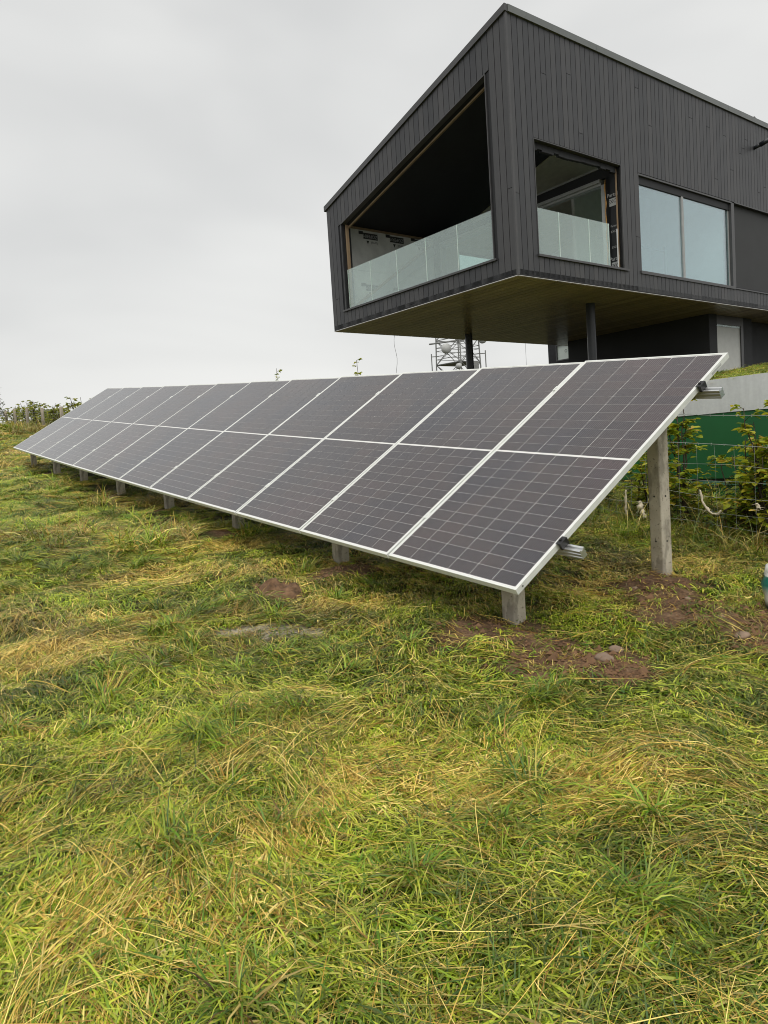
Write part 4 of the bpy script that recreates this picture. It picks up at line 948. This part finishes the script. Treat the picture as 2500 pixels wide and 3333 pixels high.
# greener tussocks left standing in the cut meadow: blades splay outwards from each crown
def tussocks(cx, cy, nb, rad, lmin, lmax, gh, wide=1.0):
    i = np.repeat(np.arange(len(cx)), nb); n = len(i); q = rad * np.sqrt(RNG.random(n)) * np.repeat(RNG.uniform(.6, 1.3, len(cx)), nb); a = RNG.uniform(0, 2 * PI, n)
    lean = np.repeat(RNG.uniform(0, 2 * PI, len(cx)), nb); X_ = cx[i] + q * np.cos(a); Y_ = cy[i] + q * np.sin(a)
    az = np.where(RNG.random(n) < .35, lean + RNG.normal(0, .5, n), a + RNG.normal(0, .5, n)); big = np.repeat(RNG.uniform(.7, 1.25, len(cx)), nb)
    SETS.append(make_blades(RNG, X_, Y_, az, U(.45, 1.4, n), big * U(lmin, lmax, n), .0050 * wide, 1.5, np.clip(np.repeat(RNG.uniform(-.05, .35, len(cx)), nb) + RNG.normal(0, .08, n), 0, 1), np.clip(np.repeat(RNG.uniform(.2, .75, len(cx)), nb) + RNG.normal(0, .2, n), 0, 1), 4, np.maximum(0, .035 * (1 - (q / rad) ** 2)), gh))
tcx = RNG.uniform(-6.5, 2.9, 330); tcy = RNG.uniform(-4.6, .35, 330); q = keep(tcx, tcy, 1) & in_view(tcx, tcy, base_h(tcx, tcy)) & (np.hypot(tcx - CAM[0], tcy - CAM[1]) < 7.2) & (fbm(tcx * 1.1, tcy * 1.1, 71, 2) > .44); tussocks(tcx[q], tcy[q], 120, .085, .07, .20, hfast)
# rough uncut grass along the fence
def band(n, x0, x1, y0, y1): return RNG.uniform(x0, x1, n), RNG.uniform(y0, y1, n)
x, y = band(1500, -4.2, 1.6, 2.5, 4.5); layer('tall', x, y, .9, np.clip(RNG.normal(.42, .15, len(x)), 0, 1), np.clip(RNG.normal(.25, .15, len(x)), 0, 1))
x, y = band(900, -4.2, 1.6, 2.0, 3.1); layer('lie', x, y, 1.3, np.clip(RNG.normal(.4, .15, len(x)), 0, 1), np.clip(RNG.normal(.3, .15, len(x)), 0, 1))
# turf on the terrace edge
x, y = band(1500, -4.5, 1.5, WALLY + .05, WALLY + .45); layer('tuft', x, y, .9, np.clip(RNG.normal(.1, .1, len(x)), 0, 1), np.clip(RNG.normal(.6, .2, len(x)), 0, 1), gh=terr_h, wide=1.3)
x, y = band(900, -6.5, 2.0, WALLY + .4, WALLY + 3); layer('tuft', x, y, .9, np.clip(RNG.normal(.1, .1, len(x)), 0, 1), np.clip(RNG.normal(.6, .2, len(x)), 0, 1), gh=terr_h, wide=1.5)
grass = link('grass', ribbon_mesh('grass', SETS, GRASS)); tag(grass, 'cut and flattened green and straw coloured meadow grass', kind='stuff')
print('grass faces', len(grass.data.polygons))

# farther meadow: patches of the same blades
kinds = bpy.data.collections.new('grass_kinds')
for i in range(8):
    SETS = []; rad = .30; dry = i >= 4
    def disc(n): q = rad * np.sqrt(RNG.random(n)); a = RNG.uniform(0, 2 * PI, n); return q * np.cos(a), q * np.sin(a)
    fl0 = lambda x: np.zeros(len(x)); tn = .55 if dry else .22
    x, y = disc(26); layer('lie', x, y, 1.1, np.full(26, tn), np.clip(RNG.normal(.5, .22, 26), 0, 1), fl0(x), None, 1.5)
    x, y = disc(12 if dry else 5); layer('swath', x, y, 1, np.full(len(x), .8), np.full(len(x), .6), fl0(x), None, 1.7)
    x, y = disc(12); layer('tuft', x, y, 1.1, np.full(12, tn), np.full(12, .5), fl0(x), None, 1.5)
    tussocks(*[np.array([v]) for v in (RNG.uniform(-.15, .15), RNG.uniform(-.15, .15))], 70, .08, .07, .19, None, 1.5)
    x, y = disc(8); layer('thatch', x, y, 1.1, None, np.full(8, .4), fl0(x), None, 1.5)
    x, y = disc(2); layer('stalk', x, y, .8, None, np.full(2, .4), fl0(x), None, 1.4)
    kinds.objects.link(bpy.data.objects.new(f'kind_{i}', ribbon_mesh(f'kind_{i}', SETS, GRASSI)))
for i in range(8, 11):
    SETS = []; q = .25 * np.sqrt(RNG.random(22)); a = RNG.uniform(0, 2 * PI, 22); layer('tall', q * np.cos(a), q * np.sin(a), 1.0, np.full(22, .5), np.full(22, .45), np.zeros(22), None, 2.2)
    kinds.objects.link(bpy.data.objects.new(f'kind_{i}', ribbon_mesh(f'kind_{i}', SETS, GRASSI)))
IDX = {n: i for i, n in enumerate(sorted(o.name for o in kinds.objects))}
PT = {k: [] for k in ('p', 'r', 's', 'i', 'dtone', 'dbri')}
def patches(x, y, sc_, ids, tilt=.06, zf=height):
    n = len(x); z = zf(x, y); e = .15; gxn = -(zf(x + e, y) - zf(x - e, y)) / (2 * e); gyn = -(zf(x, y + e) - zf(x, y - e)) / (2 * e); th = flowf(x, y) + RNG.normal(0, .3, n)
    ry = np.arctan(np.cos(th) * gxn + np.sin(th) * gyn) + RNG.normal(0, tilt, n); rx = -np.arctan(-np.sin(th) * gxn + np.cos(th) * gyn) + RNG.normal(0, tilt, n)
    PT['p'].append(np.stack([x, y, z], 1)); PT['r'].append(np.stack([rx, ry, th], 1)); PT['s'].append(sc_); PT['i'].append(ids); PT['dtone'].append(np.clip(1.1 * (tonef(x, y) - .4), -.25, .3)); PT['dbri'].append(np.clip(brif(x, y) - .5, -.4, .4) + RNG.normal(0, .08, n))
def grid_pts(d0, d1, sp):
    a = np.arange(-70, 6, sp); b = np.arange(-30, FY + 1.4, sp); x, y = np.meshgrid(a, b); x = x.ravel() + RNG.uniform(-.5, .5, x.size) * sp; y = y.ravel() + RNG.uniform(-.5, .5, y.size) * sp
    d = np.hypot(x - CAM[0], y - CAM[1]); k = (d >= d0) & (d < d1) & in_view(x, y, base_h(x, y), .10); x, y = x[k], y[k]; k = keep(x, y, 1.0); return x[k], y[k]
def choose(x, y):
    t = RNG.random(len(x)) < np.clip(tonef(x, y) * 1.2 - .05, .05, .95); return np.array([IDX[f'kind_{q}'] for q in range(11)])[np.where(t, RNG.integers(4, 8, len(x)), RNG.integers(0, 4, len(x)))]
for d0, d1, sp, s_ in ((7.0, 12, .23, .90), (12, 20, .38, 1.3), (20, 34, .8, 2.1), (34, 70, 1.5, 3.4)):
    x, y = grid_pts(d0, d1, sp); patches(x, y, s_ * RNG.uniform(.8, 1.15, len(x)) * np.where((y > -.25) & (y < 2.2) & (x > -15), .62, 1), choose(x, y))
# the meadow goes on beyond the frame: beside and behind the camera
a = np.arange(-9, 7, .24); b = np.arange(-7.5, FY - .2, .24); x, y = np.meshgrid(a, b); x = x.ravel() + RNG.uniform(-.12, .12, x.size); y = y.ravel() + RNG.uniform(-.12, .12, y.size)
k = ~in_view(x, y, base_h(x, y), .10) & (np.hypot(x - CAM[0], y - CAM[1]) < 7.5); x, y = x[k], y[k]; k = keep(x, y, 1.0); x, y = x[k], y[k]; patches(x, y, .85 * RNG.uniform(.8, 1.15, len(x)), choose(x, y))
a = np.arange(-10, 3, .34); b = np.arange(WALLY + .5, 17, .34); x, y = np.meshgrid(a, b); x = x.ravel() + RNG.uniform(-.17, .17, x.size); y = y.ravel() + RNG.uniform(-.15, .15, y.size)
patches(x, y, .8 * RNG.uniform(.8, 1.15, len(x)), np.array([IDX[f'kind_{q}'] for q in range(4)])[RNG.integers(0, 4, len(x))], zf=terr_h)
tall_ids = np.array([IDX[f'kind_{q}'] for q in (8, 9, 10)])
x, y = band(520, -44, -13.5, 2.3, 5.2); patches(x, y, RNG.uniform(.9, 1.5, 520), tall_ids[RNG.integers(0, 3, 520)])
x, y = band(130, -13, -4.2, 2.5, 4.4); patches(x, y, RNG.uniform(.6, .9, 130), tall_ids[RNG.integers(0, 3, 130)])
P_ = np.concatenate(PT['p']); gm = bpy.data.meshes.new('far_grass'); gm.vertices.add(len(P_)); gm.vertices.foreach_set('co', P_.astype(np.float32).ravel())
for nm, ty_2, key in (('rot', 'FLOAT_VECTOR', 'r'), ('scl', 'FLOAT', 's'), ('kid', 'INT', 'i'), ('dtone', 'FLOAT', 'dtone'), ('dbri', 'FLOAT', 'dbri')):
    at = gm.attributes.new(nm, ty_2, 'POINT'); at.data.foreach_set('vector' if ty_2 == 'FLOAT_VECTOR' else 'value', np.concatenate(PT[key]).astype(np.int32 if ty_2 == 'INT' else np.float32).ravel())
fg = bpy.data.objects.new('far_grass', gm); COL.objects.link(fg); tag(fg, 'rough meadow grass farther up the slope', kind='stuff')
ng = bpy.data.node_groups.new('scatter_grass', 'GeometryNodeTree'); ng.interface.new_socket('Geometry', in_out='INPUT', socket_type='NodeSocketGeometry'); ng.interface.new_socket('Geometry', in_out='OUTPUT', socket_type='NodeSocketGeometry')
gi = ng.nodes.new('NodeGroupInput'); go = ng.nodes.new('NodeGroupOutput'); ip = ng.nodes.new('GeometryNodeInstanceOnPoints'); ci = ng.nodes.new('GeometryNodeCollectionInfo')
ci.inputs['Collection'].default_value = kinds; ci.inputs['Separate Children'].default_value = True; ci.inputs['Reset Children'].default_value = True
def na(nm, t): a = ng.nodes.new('GeometryNodeInputNamedAttribute'); a.data_type = t; a.inputs['Name'].default_value = nm; return a.outputs[0]
ng.links.new(gi.outputs[0], ip.inputs['Points']); ng.links.new(ci.outputs[0], ip.inputs['Instance']); ip.inputs['Pick Instance'].default_value = True
ng.links.new(na('kid', 'INT'), ip.inputs['Instance Index']); e2r = ng.nodes.new('FunctionNodeEulerToRotation'); ng.links.new(na('rot', 'FLOAT_VECTOR'), e2r.inputs[0]); ng.links.new(e2r.outputs[0], ip.inputs['Rotation'])
ng.links.new(na('scl', 'FLOAT'), ip.inputs['Scale']); ng.links.new(ip.outputs[0], go.inputs[0])
md = fg.modifiers.new('scatter', 'NODES'); md.node_group = ng
print('grass patches', len(P_))

# weeds along the fence
V, F, A = [], [], []; mb = MB()
for i in range(70):
    x = random.uniform(-2.6, .6); y = random.uniform(2.7, 4.3); h = random.uniform(.15, .5); z = float(height(x, y)); top = Vector((x + random.uniform(-.06, .06), y + random.uniform(-.06, .06), z + h)); b0 = Vector((x, y, z)); mb.tube([b0, b0.lerp(top, .5), top], [.003, .0025, .001], 4)
    P, D = [], []
    for j in range(int(h / .03)):
        q = b0.lerp(top, .2 + .8 * j / (h / .03)); a = (j % 2) * PI / 2 + i
        for s in (0, PI): P.append(q); D.append((math.cos(a + s), math.sin(a + s), random.uniform(-.4, .3)))
    v2, f2, a2 = leafset(P, D, .055, .2); n = len(V); V += v2; F += [tuple(n + k for k in f) for f in f2]; A += a2
wd_ = mesh_obj('undergrowth', V, F, NETTLE, None, False, {'lv': A}); tag(wd_, 'green nettles and weeds at the foot of the fence', kind='stuff'); mb.build('weed_stems', BARK, wd_)
V, F, A = [], [], []
for i in range(300):
    d = math.sqrt(random.uniform(1.3 ** 2, 6.5 ** 2)); a = math.atan2(AX[1, 1], AX[0, 1]) + random.uniform(-.55, .55); x = CAM[0] + d * math.cos(a); y = CAM[1] + d * math.sin(a); z = float(hfast(np.array([x]), np.array([y]))[0])
    P, D = [], []; m_ = random.choice((3, 3, 4, 5, 7)); a0 = random.uniform(0, 6); sz_ = random.choice((.012, .015, .018, .022))
    for j in range(m_): aa = a0 + 2 * PI * j / m_ + random.uniform(-.3, .3); P.append((x, y, z + random.uniform(.02, .06))); D.append((math.cos(aa), math.sin(aa), random.uniform(-.1, .5)))
    v2, f2, a2 = leafset(P, D, sz_, .3); n = len(V); V += v2; F += [tuple(n + k for k in f) for f in f2]; A += a2
tag(mesh_obj('ground_weeds', V, F, mat_leaf('clover_leaf', [(.05, .13, .012), (.10, .20, .02), (.20, .28, .03), (.36, .32, .05)]), None, False, {'lv': A}), 'small broad-leaved weeds scattered through the meadow grass', kind='stuff')
# soil clods
V, F = [], []
for i in range(3600):
    cx, cy, r, _ = random.choice(SOIL[:10]); a = random.uniform(0, 2 * PI); d = r * 1.1 * math.sqrt(random.random()); x = cx + d * math.cos(a); y = cy + d * math.sin(a); s = random.uniform(.003, .012) * (2.4 if random.random() < .06 else 1); z = float(height(x, y)); n = len(V)
    for dx, dy, dz in ((1, 0, 0), (-.5, .8, 0), (-.6, -.8, 0), (.1, .1, .9), (0, 0, -.5)): V.append((x + s * dx * random.uniform(.7, 1.4), y + s * dy * random.uniform(.7, 1.4), z + .006 + s * dz * random.uniform(.7, 1.4)))
    F += [(n, n + 1, n + 3), (n + 1, n + 2, n + 3), (n + 2, n, n + 3), (n + 1, n, n + 4), (n + 2, n + 1, n + 4), (n, n + 2, n + 4)]
tag(mesh_obj('soil_clods', V, F, simple('soil_clod', (.17, .095, .05), .95, .35, 20, coord='Object'), None), 'loose brown soil crumbs around the posts', kind='stuff')
